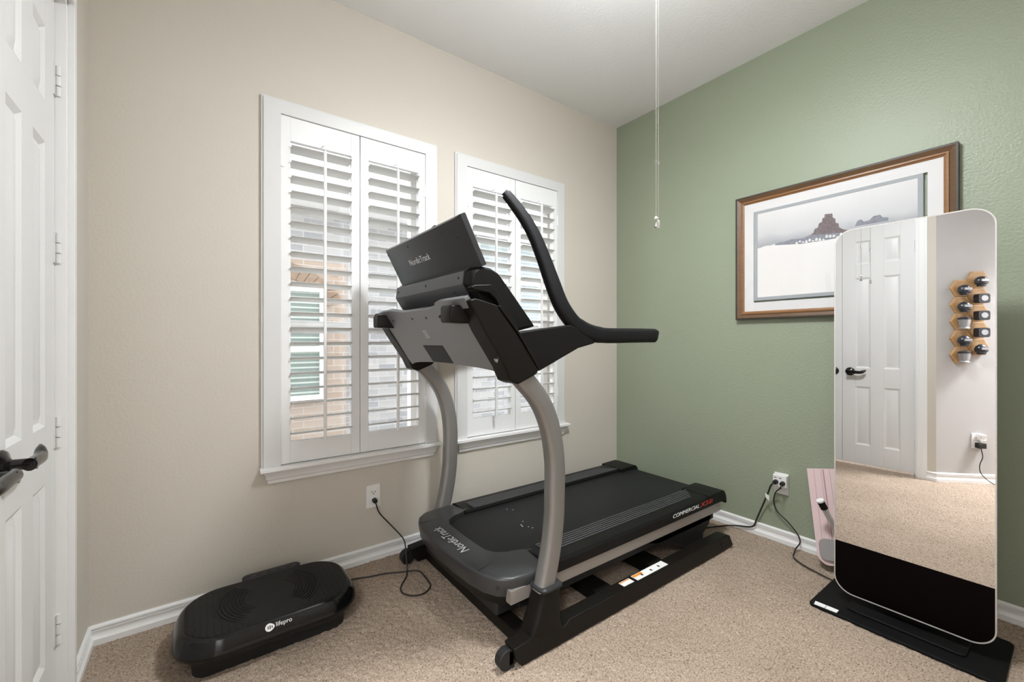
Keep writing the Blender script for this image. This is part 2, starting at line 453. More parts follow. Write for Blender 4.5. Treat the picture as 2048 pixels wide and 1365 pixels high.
# closet double doors
def closet_door(name, y0, y1, hinge_y, s):
    root = struct_root(name, (XF, hinge_y, 0.0)); DT = 2.122
    b = B(); b.box(XF - 0.035, XF - 0.0105, y0, y1, 0.022, DT)
    w = y1 - y0; st = 0.094; mu = 0.088; pw = (w - 2 * st - mu) / 2
    cols = [(y0 + st, y0 + st + pw), (y1 - st - pw, y1 - st)]
    rows = [(0.19, 0.705), (0.868, 1.665), (1.783, 1.990)]
    ys = [y0, cols[0][0], cols[0][1], cols[1][0], cols[1][1], y1]
    b.box(XF - 0.012, XF, ys[0], ys[1], 0.022, DT); b.box(XF - 0.012, XF, ys[2], ys[3], 0.022, DT); b.box(XF - 0.012, XF, ys[4], ys[5], 0.022, DT)
    zs = [0.022, rows[0][0], rows[0][1], rows[1][0], rows[1][1], rows[2][0], rows[2][1], DT]
    for c in cols:
        for k in range(0, 8, 2): b.box(XF - 0.012, XF, c[0], c[1], zs[k], zs[k + 1])
        for r in rows:
            def rc(i, x): return [(x, c[0] + i, r[0] + i), (x, c[1] - i, r[0] + i), (x, c[1] - i, r[1] - i), (x, c[0] + i, r[1] - i)]
            b.loft([rc(0.0, XF - 0.0002), rc(0.006, XF - 0.004), rc(0.014, XF - 0.0095), rc(0.020, XF - 0.009), rc(0.036, XF - 0.002)], cap='end')
    obj('door_panel', b, M_DOOR, root, bevel=0.001)
    for z in (1.885, 1.385, 0.835, 0.245):
        h = B().cyl((XF + 0.008, hinge_y, z - 0.045), (XF + 0.008, hinge_y, z - 0.017), 0.006, 10)
        h.cyl((XF + 0.008, hinge_y, z - 0.014), (XF + 0.008, hinge_y, z + 0.014), 0.0065, 10)
        h.cyl((XF + 0.008, hinge_y, z + 0.017), (XF + 0.008, hinge_y, z + 0.045), 0.006, 10)
        h.box(XF, XF + 0.003, hinge_y - 0.016, hinge_y + 0.016, z - 0.045, z + 0.045)
        h.cyl((XF + 0.004, hinge_y + 0.018 * s, z - 0.058), (XF + 0.018, hinge_y + 0.018 * s, z - 0.058), 0.005, 8)
        obj('hinge', h, M_DOOR, root)
    ly = (y0 if s > 0 else y1) + 0.058 * s   # lever near the meeting stile, pointing to the hinge
    lz = 0.835
    r = B().lathe([(0.0, 0), (0.036, 0), (0.036, 0.004), (0.031, 0.010), (0.018, 0.014), (0.013, 0.018), (0.012, 0.050), (0.014, 0.056), (0.0, 0.058)], (XF, ly, lz), (1, 0, 0), 28)
    hd = obj('door_handle', r, M_BRONZE, root)
    path = smooth([(XF + 0.047, ly - 0.012 * s, lz), (XF + 0.047, ly + 0.03 * s, lz - 0.001), (XF + 0.046, ly + 0.068 * s, lz - 0.003), (XF + 0.043, ly + 0.088 * s, lz - 0.001), (XF + 0.039, ly + 0.108 * s, lz + 0.010), (XF + 0.036, ly + 0.120 * s, lz + 0.019)], 6)
    n = len(path); sc = [0.95 if k < n * 0.62 else 0.95 - 0.78 * ((k - n * 0.62) / (n * 0.38)) ** 1.5 for k in range(n)]
    obj('lever', B().sweep(path, [(0.013 * math.cos(a), 0.015 * math.sin(a)) for a in [2 * PI * k / 14 for k in range(14)]], (1, 0, 0), sc), M_BRONZE, hd)
    return root
DM = (DY0 + DY1) / 2
closet_door('door_1', DM + 0.0015, DY0 - 0.0145, DY0 - 0.013, 1)
closet_door('door_2', DY1 + 0.0145, DM - 0.0015, DY1 + 0.013, -1)

# ================================================================== WINDOWS
def window(name, w, cx0, cx1, ctop, s0, s1):
    x0, x1, z0, z1 = w
    root = struct_root(name, ((x0 + x1) / 2, 0.0, z0))
    # casing of three steps: outer bead, flat, inner bead
    b = B()
    for ins, t0 in ((0.0, 0.013), (0.008, 0.020), (0.020, 0.016), (0.052, 0.019)):
        q = 0.003 - ins * 0.02
        b.ring([(cx0 + ins, z0 - 0.02), (cx1 - ins, z0 - 0.02), (cx1 - ins, ctop - ins), (cx0 + ins, ctop - ins)],
               [(x0 + q, z0 - 0.02), (x1 - q, z0 - 0.02), (x1 - q, z1 - q), (x0 + q, z1 - q)], 'Y', -t0, 0.001)
    obj('casing', b, M_CASE, root, bevel=0.002)
    obj('sill', B().box(s0, s1, -0.046, 0.06, z0 - 0.018, z0 - 0.001), M_TRIM, root, bevel=0.003)
    ap = [(0.0, z0 - 0.074), (-0.012, z0 - 0.074), (-0.014, z0 - 0.060), (-0.020, z0 - 0.055), (-0.024, z0 - 0.038), (-0.036, z0 - 0.018), (0.0, z0 - 0.018)]
    i0, i1 = s0 + 0.012, s1 - 0.012
    loops = []
    for k, (y, z) in enumerate(ap):
        pass
    def lp(x, sgn): return [(x + sgn * (0.036 + y) * 0.85 * (1 if y > -0.036 else 1), y, z) for y, z in ap]
    obj('apron', B().loft([lp(i0, 1), lp(i1, -1)]), M_TRIM, root)
    # vinyl sash with a meeting rail
    b = B(); b.rect_ring(x0, x1, z0, z1, 0.045, 'Y', 0.085, 0.135)
    b.box(x0 + 0.02, x1 - 0.02, 0.088, 0.132, 1.145, 1.205)
    obj('window_frame', b, M_TRIM, root, bevel=0.003)
    obj('pane', B().box(x0 + 0.04, x1 - 0.04, 0.108, 0.112, 1.20, z1 - 0.04), M_GLASS, root)
    obj('pane', B().box(x0 + 0.04, x1 - 0.04, 0.100, 0.104, z0 + 0.04, 1.15), M_GLASS, root)
    return root
window('window_1', W1, -2.364, -1.518, 2.189, -2.370, -1.508)
window('window_2', W2, -1.407, -0.556, 2.189, -1.413, -0.530)

# plantation shutters (two hinged panels per window)
NL, PITCH = 20, 0.0682
lou = B()
def louver_mesh(w):
    n = 14; sec = [(0.038 * math.cos(2 * PI * k / n), 0.0052 * math.sin(2 * PI * k / n)) for k in range(n)]
    t = math.radians(10.5)  # outer edge lower
    sec = [(y * math.cos(t) + z * math.sin(t), -y * math.sin(t) + z * math.cos(t)) for y, z in sec]
    return B().loft([[(-w / 2, y, z) for y, z in sec], [(w / 2, y, z) for y, z in sec]])
def shutter(x0, x1, w, label, hinge_left):
    z0, z1 = w[2] + 0.003, w[3] - 0.004
    root = thing('plantation_shutter', label, 'shutter', ((x0 + x1) / 2, 0.0, z0), 0, 'plantation shutter panels in the two windows')
    st = 0.040; zo0, zo1 = 0.652, 2.013
    obj('stile', B().box(x0, x0 + st, -0.013, 0.015, z0, z1), M_SHUT, root, bevel=0.0015)
    obj('stile', B().box(x1 - st, x1, -0.013, 0.015, z0, z1), M_SHUT, root, bevel=0.0015)
    obj('top_rail', B().box(x0 + st, x1 - st, -0.0118, 0.014, zo1, z1), M_SHUT, root, bevel=0.001)
    obj('bottom_rail', B().box(x0 + st, x1 - st, -0.0118, 0.014, z0, zo0), M_SHUT, root, bevel=0.001)
    wdt = (x1 - x0) - 2 * st - 0.003
    l0 = None
    for k in range(NL):
        z = zo0 + 0.034 + k * PITCH
        if l0 is None:
            l0 = obj('louver', louver_mesh(wdt), M_LOUV_SHADE, root, local=True, ang=60)
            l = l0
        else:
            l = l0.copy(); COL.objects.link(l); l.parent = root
        l.location = (0, 0.002, z - z0)
    xr = (x0 + x1) / 2 + 0.004
    r = B().box(xr - 0.0065, xr + 0.0065, -0.060, -0.047, zo0 - 0.005, zo1 - 0.025)
    rod = obj('tilt_rod', r, M_SHUT, root, bevel=0.003)
    hk = B().tube(smooth([(xr, -0.053, zo1 - 0.026), (xr, -0.054, zo1 - 0.008), (xr - 0.004, -0.040, zo1 + 0.002), (xr - 0.006, -0.013, zo1 + 0.004)], 4), 0.002, 6)
    obj('hook', hk, M_SHUT, rod)
    hx = x0 if hinge_left else x1
    for z in (z0 + 0.22, z1 - 0.20):
        h = B().cyl((hx, -0.0165, z - 0.032), (hx, -0.0165, z + 0.032), 0.0042, 8); h.box(hx - 0.014, hx + 0.014, -0.0165, -0.0135, z - 0.032, z + 0.032)
        obj('hinge', h, M_SHUT, root)
shutter(-2.288, -1.9415, W1, 'white louvred shutter panel, leftmost of the four, nearest the closet door', True)
shutter(-1.9375, -1.591, W1, 'white louvred shutter panel, second from the left, partly behind the treadmill screen', False)
shutter(-1.331, -0.981, W2, 'white louvred shutter panel, third from the left, behind the tip of the near treadmill handlebar', True)
shutter(-0.977, -0.626, W2, 'white louvred shutter panel, rightmost of the four, nearest the green wall', False)

# ================================================================== OUTSIDE
nh = thing('neighbor_house', 'pale brick neighbouring house seen through the shutter louvers', 'house', (-0.5, 3.2, -0.3))
obj('brick_wall', B().box(-6, 5, 3.0, 3.3, -0.3, 2.62), M_BRICKW, nh)
obj('brick_surround', B().box(-2.9, -1.2, 2.985, 3.001, -0.3, 2.0), M_BRICKT, nh)
ar = B()
for k in range(19):
    a0 = math.radians(145 - k * 6.1); a1 = math.radians(145 - k * 6.1 - 5.6)
    c = (-2.03, 1.18)
    q = [(c[0] + r * math.cos(a) * 1.0, c[1] + r * math.sin(a) * 0.9) for r, a in ((0.72, a0), (0.90, a0), (0.90, a1), (0.72, a1))]
    ar.prism(q, 'Y', 2.965, 2.99)
obj('brick_arch', ar, M_SOLD, nh)
def nwin(x0, x1, z0, z1, gm, mid):
    b = B(); b.rect_ring(x0, x1, z0, z1, 0.05, 'Y', 2.93, 2.99)
    b.box(x0, x1, 2.935, 2.985, mid - 0.03, mid + 0.03)
    f = obj('window_frame', b, M_TRIM, nh)
    obj('pane', B().box(x0 + 0.04, x1 - 0.04, 2.962, 2.968, z0 + 0.04, z1 - 0.04), gm, f)
    s = B()
    z = z0 + 0.07
    while z < z1 - 0.05:
        if abs(z - mid) > 0.035: s.box(x0 + 0.05, x1 - 0.05, 2.956, 2.961, z, z + 0.020)
        z += 0.055
    obj('blind', s, M_BLIND, f)
nwin(-2.62, -1.446, 0.46, 1.70, M_NGLASS, 1.02)
nwin(0.55, 1.95, 1.35, 2.58, M_BGLASS, 1.98)
obj('eave', B().box(-6, 5, 2.62, 3.3, 2.60, 2.70), M_TRIM, nh)
obj('roof', B().prism([(2.60, 2.70), (6.0, 3.85), (6.0, 2.70)], 'X', -6, 5), M_ROOF, nh)
struct('ground', B().box(-8, 8, 0.15, 8, -0.40, -0.30), M_GROUND)

# ================================================================== LIGHTS IN THE ROOM
cl = thing('ceiling_light', 'round frosted ceiling light on a short stem above the room', 'ceiling light', (-1.43, -1.36, H))
obj('mount', B().lathe([(0.0, 0), (0.15, 0), (0.15, -0.03), (0.14, -0.045), (0.0, -0.045)], (-1.43, -1.36, H), (0, 0, 1), 32), M_TRIM, cl)
M_BOWL = mat('lit_frosted_bowl', (0.9, 0.9, 0.88), 0.4, emit=((0.93, 0.975, 1.0), LAMP_STRENGTH))
obj('stem', B().cyl((-1.43, -1.36, H - 0.045), (-1.43, -1.36, H - 0.240), 0.012, 16), M_TRIM, cl)
obj('bowl', B().lathe([(0.0, -0.310), (0.07, -0.306), (0.12, -0.295), (0.15, -0.275), (0.155, -0.262), (0.0, -0.262)], (-1.43, -1.36, H), (0, 0, 1), 32), M_BOWL, cl)
M_BOWLT = mat('dim_frosted_top', (0.9, 0.9, 0.88), 0.4, emit=((0.93, 0.975, 1.0), LAMP_STRENGTH * 0.27))
obj('top_diffuser', B().lathe([(0.0, -0.2615), (0.153, -0.2615), (0.15, -0.250), (0.12, -0.240), (0.0, -0.236)], (-1.43, -1.36, H), (0, 0, 1), 32), M_BOWLT, cl)

def chain(x, y, zend, label, shape):
    zt = H - 0.155 if False else H - 0.046
    root = thing('pull_chain', label, 'pull chain', (x, y, zend), 0, 'pull chains hanging from the ceiling light')
    b = B(); z = zend + 0.035
    k = 0
    while z < H - 0.255:
        b.lathe([(0.0, -0.0016), (0.0011, -0.0011), (0.0015, 0), (0.0011, 0.0011), (0.0, 0.0016)], (x, y, z), (0, 0, 1), 6)
        z += 0.0044; k += 1
    b.cyl((x, y, zend + 0.03), (x, y, H - 0.255), 0.0006, 5)
    obj('bead_chain', b, M_CHAIN, root)
    c = B().lathe([(0.0, -0.008), (0.003, -0.006), (0.0035, 0), (0.003, 0.006), (0, 0.008)], (x, y, zend + 0.205 + (0.0 if shape else 0.01)), (0, 0, 1), 10)
    obj('connector', c, M_CHROME, root)
    if shape == 'ball':
        obj('knob', B().lathe([(0, -0.006), (0.004, -0.005), (0.006, 0), (0.0045, 0.005), (0.0015, 0.008), (0.0, 0.009)], (x, y, zend + 0.025), (0, 0, 1), 14), M_CHAIN, root)
        obj('fob', B().lathe([(0, -0.009), (0.006, -0.008), (0.007, -0.005), (0.004, 0.0), (0.002, 0.008), (0, 0.010)], (x, y, zend + 0.006), (0, 0, 1), 14), M_CHROME, root)
    else:
        obj('knob', B().lathe([(0, -0.013), (0.0045, -0.012), (0.005, 0.007), (0.004, 0.012), (0.0, 0.014)], (x, y, zend + 0.018), (0, 0, 1), 14), M_CHAIN, root)
M_CHAIN = mat('white_bead_chain', (0.55, 0.54, 0.50), 0.35)
chain(-1.415, -1.339, 1.470, 'beaded pull chain ending in a white ball above a small chrome fob', 'ball')
chain(-1.454, -1.374, 1.445, 'slightly longer beaded pull chain ending in a small white cylinder', 'cyl')

hl = thing('hall_fill_light', 'unseen square fill light added on the hall ceiling behind the doorway', 'ceiling light', (*diag(L12 / 2, 0.72), H))  # unseen lamp added behind the camera as frontal fill for the room
hp = diag(L12 / 2, 0.72)
obj('housing', B().box(hp[0] - 0.32, hp[0] + 0.32, hp[1] - 0.32, hp[1] + 0.32, H - 0.03, H), M_TRIM, hl)
ld = bpy.data.lights.new('hall_fill_panel', 'AREA'); ld.shape = 'SQUARE'; ld.size = 0.6; ld.energy = HALL_FILL_POWER; ld.color = (0.93, 0.975, 1.0)
lo = bpy.data.objects.new('hall_fill_panel', ld); COL.objects.link(lo); lo.parent = hl; lo.location = (0, 0, -0.036)

# ================================================================== TREADMILL
YC = -0.56
tm = thing('treadmill', 'black and silver treadmill with a big tilted screen and curved handlebars, facing the closet doors', 'treadmill', (-1.0, YC, 0))
def mir(y, s): return y if s < 0 else 2 * YC - y

for s in (-1, 1):
    def bx(b, x0, x1, ya, yb, z0, z1): return b.box(x0, x1, min(mir(ya, s), mir(yb, s)), max(mir(ya, s), mir(yb, s)), z0, z1)
    # floor rail with a chamfered rear end and a wheel fork in front
    prof = [(-1.722, 0.030), (-1.700, 0.004), (-0.335, 0.004), (-0.264, 0.010), (-0.300, 0.070), (-0.335, 0.080), (-1.475, 0.078), (-1.50, 0.062), (-1.60, 0.075), (-1.659, 0.082), (-1.735, 0.075)]
    rail = obj('base_rail', B().prism(prof, 'Y', mir(-1.015, s), mir(-0.955, s)), M_BROWNBLK, tm, bevel=0.005)
    b = B(); bx(b, -1.742, -1.725, -1.0, -0.962, 0.018, 0.062)
    obj('wheel_fork', b, M_SOOT, rail)
    w = B().cyl((-1.748, mir(-1.000, s), 0.036), (-1.748, mir(-0.966, s), 0.036), 0.034, 24)
    obj('wheel', w, M_SOOT, tm, bevel=0.004)
    o = B().cyl((-1.735, mir(-1.012, s), 0.018), (-1.735, mir(-1.018, s), 0.018), 0.004, 10)
    obj('axle_bolt', o, M_CHROME, rail)
    o = B().cyl((-0.375, mir(-1.010, s), 0.040), (-0.375, mir(-1.020, s), 0.040), 0.007, 12)
    obj('bolt', o, M_SOOT, rail)
    # boot that carries the upright
    def sec(x0, x1, ya, yb, z, r): return [(u, v, z) for u, v in rrect(x0, x1, min(mir(ya, s), mir(yb, s)), max(mir(ya, s), mir(yb, s)), r, 4)]
    bt = B().loft([sec(-1.664, -1.500, -1.0145, -0.945, 0.010, 0.010), sec(-1.660, -1.512, -1.0145, -0.940, 0.075, 0.014), sec(-1.630, -1.516, -1.0135, -0.932, 0.130, 0.020), sec(-1.606, -1.512, -1.011, -0.930, 0.190, 0.022), sec(-1.600, -1.508, -1.010, -0.930, 0.214, 0.022)])
    obj('upright_boot', bt, M_BROWNBLK, tm, ang=50)
    obj('collar', B().loft([sec(-1.607, -1.502, -1.014, -0.925, 0.212, 0.024), sec(-1.607, -1.502, -1.014, -0.925, 0.219, 0.024), sec(-1.600, -1.508, -1.010, -0.930, 0.224, 0.022)]), M_DARKPL, tm)
    # bowed silver upright
    right = [(-1.540, 0.18), (-1.526, 0.218), (-1.497, 0.337), (-1.482, 0.44), (-1.478, 0.518), (-1.477, 0.647), (-1.493, 0.761), (-1.526, 0.857), (-1.574, 0.933), (-1.637, 0.998), (-1.672, 1.030)]
    P = [Vector((x, 0, z)) for x, z in right]; cpath = []
    for i, p in enumerate(P):
        t = (P[min(i + 1, len(P) - 1)] - P[max(i - 1, 0)]).normalized(); n = Vector((-t.z, 0, t.x))
        q = p + n * 0.036; cpath.append((q.x, mir(-0.970, s), q.z))
    obj('upright', B().sweep(smooth(cpath, 5), [(u, v) for u, v in rrect(-0.030, 0.030, -0.036, 0.036, 0.020, 5)], (0, 1, 0)), M_SILVER, tm, ang=60)
    # upper cover of the upright
    cov = [(-1.903, 1.236), (-1.880, 1.243), (-1.800, 1.226), (-1.722, 1.138), (-1.628, 1.015), (-1.624, 0.998), (-1.640, 0.988), (-1.712, 0.960), (-1.742, 0.972), (-1.765, 1.020), (-1.845, 1.136)]
    cv = obj('upright_cover', B().prism(cov, 'Y', mir(-1.010, s), mir(-0.925, s)), M_BROWNBLK, tm, bevel=0.006, seg=3)
    ridge = [(-1.795, 1.221), (-1.786, 1.226), (-1.709, 1.138), (-1.613, 1.010), (-1.624, 1.008), (-1.718, 1.138)]
    obj('cover_edge', B().prism(ridge, 'Y', mir(-1.0125, s), mir(-0.94, s)), M_BROWNBLK, cv, bevel=0.002)
    # handlebar: gusset arm, level grip and swept-up grip
    arm = [(-1.722, 1.136), (-1.60, 1.152), (-1.46, 1.168), (-1.40, 1.150), (-1.325, 1.100), (-1.350, 1.094), (-1.42, 1.080), (-1.615, 1.000), (-1.640, 1.020)]
    hb = obj('handlebar_arm', B().prism(arm, 'Y', mir(-1.004, s), mir(-0.962, s)), M_BLACKPL, tm, bevel=0.007, seg=3)
    grip = [(-0.915, -0.984, 1.132), (-0.98, -0.984, 1.132), (-1.10, -0.985, 1.131), (-1.25, -0.985, 1.130), (-1.34, -0.985, 1.140), (-1.405, -0.983, 1.163), (-1.449, -0.980, 1.197), (-1.484, -0.968, 1.252), (-1.508, -0.945, 1.340), (-1.528, -0.925, 1.420), (-1.553, -0.905, 1.500), (-1.585, -0.888, 1.565), (-1.622, -0.872, 1.617), (-1.650, -0.862, 1.650), (-1.664, -0.858, 1.664)]
    gp = smooth([(x, mir(y, s), z) for x, y, z in grip], 5); n = len(gp)
    sc = []
    for k in range(n):
        f = k / (n - 1)
        v = 1.0
        if f > 0.55: v = 1.0 - 0.42 * (f - 0.55) / 0.45
        if k == 0: v = 0.85
        if f > 0.97: v *= 0.72
        if 0.24 < f < 0.36: v = 1.06
        sc.append(v)
    gr = obj('grip', B().sweep(gp, rrect(-0.021, 0.021, -0.031, 0.031, 0.017, 4), (0, 1, 0), sc), M_RUB, tm, ang=60)
    for v in gr.data.vertices:
        if v.co.x + tm.location.x > -0.918: v.co.x += (v.co.z - 1.132) * 0.28
    # deck side
    obj('side_band', B().box(-1.690, -0.246, min(mir(-0.936, s), mir(-0.905, s)), max(mir(-0.936, s), mir(-0.905, s)), 0.167, 0.2165), M_SIDE, tm, bevel=0.002)
    rp = [(-0.939, 0.2145), (-0.939, 0.252), (-0.930, 0.263), (-0.905, 0.270), (-0.80, 0.267), (-0.795, 0.258), (-0.795, 0.20), (-0.88, 0.20)]
    sr = obj('side_rail', B().prism([(mir(y, s), z) for y, z in rp], 'X', -1.52, -0.34), M_BLACKPL, tm, ang=28)
    g = B()
    for k in range(6):
        y = -0.882 + k * 0.0145
        g.box(-1.47, -0.45 + k * 0.015, min(mir(y, s), mir(y + 0.0075, s)), max(mir(y, s), mir(y + 0.0075, s)), 0.265, 0.2725)
    obj('foot_grip_ribs', g, M_MIDPL, sr, bevel=0.001)
    ec = [(-0.370, 0.2145), (-0.370, 0.272), (-0.330, 0.274), (-0.235, 0.276), (-0.212, 0.270), (-0.196, 0.250), (-0.189, 0.225), (-0.186, 0.196), (-0.196, 0.196), (-0.206, 0.2145)]
    obj('rear_cap', B().prism(ec, 'Y', mir(-0.941, s), mir(-0.775, s)), M_BLACKPL, tm, bevel=0.006, seg=3)
    # lower frame under the deck
    obj('deck_frame', B().box(-1.62, -0.26, min(mir(-0.90, s), mir(-0.85, s)), max(mir(-0.90, s), mir(-0.85, s)), 0.115, 0.1665), M_SOOT, tm)

# running belt
nb = 10; loopp = [(-1.68, 0.250), (-0.235, 0.250)] + [(-0.235 + 0.036 * math.sin(PI * k / nb), 0.214 + 0.036 * math.cos(PI * k / nb)) for k in range(1, nb)] + [(-0.235, 0.178), (-1.68, 0.178)]
obj('running_belt', B().prism(loopp, 'Y', -0.800, -0.320), M_BELT, tm)
fl = B()
for x, y in ((-1.32, -0.395), (-1.30, -0.42), (-1.345, -0.56), (-1.38, -0.60), (-1.36, -0.62), (-1.352, -0.64), (-1.262, -0.69), (-1.235, -0.715), (-1.375, -0.585)):
    fl.box(x, x + random.uniform(.003, .006), y, y + random.uniform(.003, .005), 0.250, 0.2512)
obj('dust_flecks', fl, M_STICK, tm, kind='stuff')

# motor hood: U-shaped shell round the front of the belt
half = [(-1.500, -0.940), (-1.620, -0.940), (-1.680, -0.928), (-1.722, -0.895), (-1.748, -0.845), (-1.766, -0.76), (-1.774, -0.66), (-1.777, -0.56)]
inner = [(-1.660, -0.56), (-1.658, -0.70), (-1.645, -0.745), (-1.60, -0.775), (-1.55, -0.79), (-1.500, -0.815)]
out_ = half + [(x, 2 * YC - y) for x, y in half[-2::-1]]
in_ = inner[::-1] + [(x, 2 * YC - y) for x, y in inner[1:]]
hood_o = out_; hood_i = [(x, y) for x, y in in_]
def hood_loop(o, z): return [(x, y, z) for x, y in o]
def inset(pts, d):
    r = []
    for x, y in pts:
        v = Vector((x + 1.50, (y - YC) * 0.55)); k = max(v.length, 1e-4); r.append((x - v.x / k * d if x < -1.51 else x, y - (1 if y > YC else -1) * (d if abs(y - YC) > 0.25 else d * abs(y - YC) / 0.25)))
    return r
hb = B()
def strip(loA, loB):
    for i in range(len(loA) - 1):
        hb.b.faces.new([hb.b.verts.new(p) for p in (loA[i], loA[i + 1], loB[i + 1], loB[i])])
levels = [(0.012, 0.182), (0.008, 0.186), (0.0, 0.246), (0.002, 0.252), (0.007, 0.256), (0.018, 0.259)]
lo_ = [hood_loop(inset(hood_o, d), z) for d, z in levels]
for a, c in zip(lo_, lo_[1:]): strip(a, c)
# top skin from the rounded shoulder to the belt opening: resample both curves to one count
def resample(pts, n):
    P = [Vector(p) for p in pts]; L = [0]
    for a, c in zip(P, P[1:]): L.append(L[-1] + (c - a).length)
    out = []
    for k in range(n):
        d = L[-1] * k / (n - 1); i = 0
        while i < len(L) - 2 and L[i + 1] < d: i += 1
        f = (d - L[i]) / max(L[i + 1] - L[i], 1e-9); out.append(P[i].lerp(P[i + 1], min(1, f)))
    return out
to = lo_[-1]; ti = resample([(x, y, 0.268) for x, y in hood_i], len(to))
strip(to, ti)
strip(ti, [Vector((p.x, p.y, 0.240)) for p in ti])
for e in (0, -1):
    pass
mh = obj('motor_hood', hb, M_HOOD, tm, ang=40, weld=True)
for sg in (-1, 1):
    a = Vector((-1.752, mir(-0.815, sg))); c = Vector((-1.590, mir(-0.785, sg))); d = (c - a).normalized(); nn = Vector((-d.y, d.x)) * 0.0011
    q = [(a + nn).to_tuple(), (a - nn).to_tuple(), (c - nn).to_tuple(), (c + nn).to_tuple()]
    sm = B().loft([[(q[0][0], q[0][1], 0.2585), (q[1][0], q[1][1], 0.2585), (q[2][0], q[2][1], 0.2665), (q[3][0], q[3][1], 0.2665)], [(q[0][0], q[0][1], 0.2600), (q[1][0], q[1][1], 0.2600), (q[2][0], q[2][1], 0.2676), (q[3][0], q[3][1], 0.2676)]])
    obj('seam', sm, M_SLOT, mh)
    obj('screw', B().cyl((-1.700, mir(-0.876, sg), 0.218), (-1.7215, mir(-0.8955, sg), 0.218), 0.006, 12), M_SLOT, mh)
sk = [(x, y) for x, y in inset(hood_o, 0.014)]
obj('front_skirt', B().loft([[(x, y, 0.120) for x, y in inset(hood_o, 0.060)], [(x, y, 0.135) for x, y in inset(hood_o, 0.036)], [(x, y, 0.190) for x, y in sk]]), M_BROWNBLK, tm)
obj('belly_pan', B().box(-1.700, -1.45, -0.86, -0.26, 0.090, 0.1675), M_SOOT, tm, bevel=0.01)
hs = B()
for p in ((-1.776, -0.845), (-1.768, -0.27)): hs.cyl((p[0] + 0.04, p[1], 0.226), (p[0] - 0.002 + 0.022, p[1] - 0.012 if p[1] < YC else p[1] + 0.012, 0.226), 0.005, 10)
# cross members and lift frame
for xa, xb in ((-1.662, -1.600), (-1.245, -1.150), (-0.880, -0.780)):
    obj('cross_member', B().box(xa, xb, -0.957, -0.163, 0.008, 0.056), M_BROWNBLK, tm, bevel=0.004)
obj('lift_frame', B().prism([(-0.262, 0.166), (-0.300, 0.090), (-0.360, 0.055), (-0.360, 0.006), (-0.470, 0.006), (-0.620, 0.060), (-0.95, 0.166)], 'Y', -0.900, -0.220), M_SOOT, tm, bevel=0.005)
# stickers on the near rail
st = obj('warning_sticker', B().box(-1.065, -0.845, -1.004, -0.966, 0.0795, 0.0812), M_STICK, tm)
obj('orange_band', B().box(-1.063, -1.000, -0.983, -0.968, 0.0812, 0.0816), M_ORANGE, st)
ic = B()
for x in (-1.02, -0.955, -0.90): ic.box(x, x + 0.010, -0.993, -0.980, 0.0812, 0.0816)
obj('pictograms', ic, M_SLOT, st)
st = obj('warning_sticker', B().box(-1.150, -1.085, -1.000, -0.970, 0.0795, 0.0812), M_STICK, tm)
obj('orange_band', B().box(-1.148, -1.087, -0.978, -0.972, 0.0812, 0.0816), M_ORANGE, st)

# console shroud (grey plate between the uprights, tilted)
SA = Vector((-1.900, 0, 1.236)); SD = (Vector((-1.745, 0, 1.0)) - SA).normalized(); SN = Vector((SD.z, 0, -SD.x))  # SN points out to the front and down
def sp(y, s_, o=0.0):
    p = SA + SD * s_ + SN * o; return (p.x, y, p.z)
poly = [(-0.985, -0.012), (-0.80, -0.014), (-0.772, -0.010), (-0.762, 0.002), (-0.70, 0.008), (-0.46, 0.008), (-0.40, 0.002), (-0.33, -0.008), (-0.20, -0.006), (-0.114, 0.008), (-0.128, 0.07), (-0.140, 0.10), (-0.158, 0.176), (-0.182, 0.25), (-0.200, 0.288), (-0.24, 0.276), (-0.32, 0.268), (-0.43, 0.263), (-0.56, 0.262), (-0.70, 0.264), (-0.83, 0.270), (-0.91, 0.277), (-0.945, 0.288), (-0.968, 0.310), (-0.985, 0.322), (-0.984, 0.25)]
sh = obj('console_shroud', B().loft([[sp(y, q, -0.016) for y, q in poly], [sp(y, q, 0.004) for y, q in poly]]), M_GREYPL, tm, bevel=0.003)
for y0, y1 in ((-0.945, -0.868), (-0.262, -0.190)):
    obj('speaker_pod', B().loft([[(x, u, v) for u, v in rrect(y0 + e, y1 - e, 1.166 + e, 1.226 - e, 0.007, 4)] for x, e in ((-1.845, 0), (-1.930, 0.002), (-1.934, 0.006))]), M_BROWNBLK, tm, ang=50)
obj('vent_panel', B().loft([[sp(y, q, o) for y, q in ((-0.462, 0.173), (-0.642, 0.173), (-0.646, 0.257), (-0.466, 0.257))] for o in (0.0035, 0.0055)]), M_SLOT, tm)
b = B(); o4 = [(-0.543, 0.101), (-0.573, 0.101), (-0.573, 0.134), (-0.543, 0.134)]; i4 = [(-0.545, 0.104), (-0.571, 0.104), (-0.571, 0.131), (-0.545, 0.131)]
for k in range(4):
    j = (k + 1) % 4
    b.loft([[sp(*o4[k], 0.0045), sp(*o4[j], 0.0045), sp(*i4[j], 0.0045), sp(*i4[k], 0.0045)], [sp(*o4[k], 0.0052), sp(*o4[j], 0.0052), sp(*i4[j], 0.0052), sp(*i4[k], 0.0052)]])
for k in range(3): b.loft([[sp(y, q_, o) for y, q_ in ((-0.551, 0.109 + k * 0.007), (-0.564, 0.109 + k * 0.007), (-0.564, 0.112 + k * 0.007), (-0.551, 0.112 + k * 0.007))] for o in (0.0045, 0.0052)])
obj('rating_label', b, M_LETTER, sh)
for y, q in ((-0.513, 0.043), (-0.643, 0.045), (-0.770, 0.043), (-0.302, 0.043), (-0.955, 0.150)):
    obj('screw', B().cyl(sp(y, q, 0.0), sp(y, q, 0.0052 if y > -0.76 else 0.0125 if q < 0.1 else 0.0052), 0.0055, 10), M_SLOT, sh)
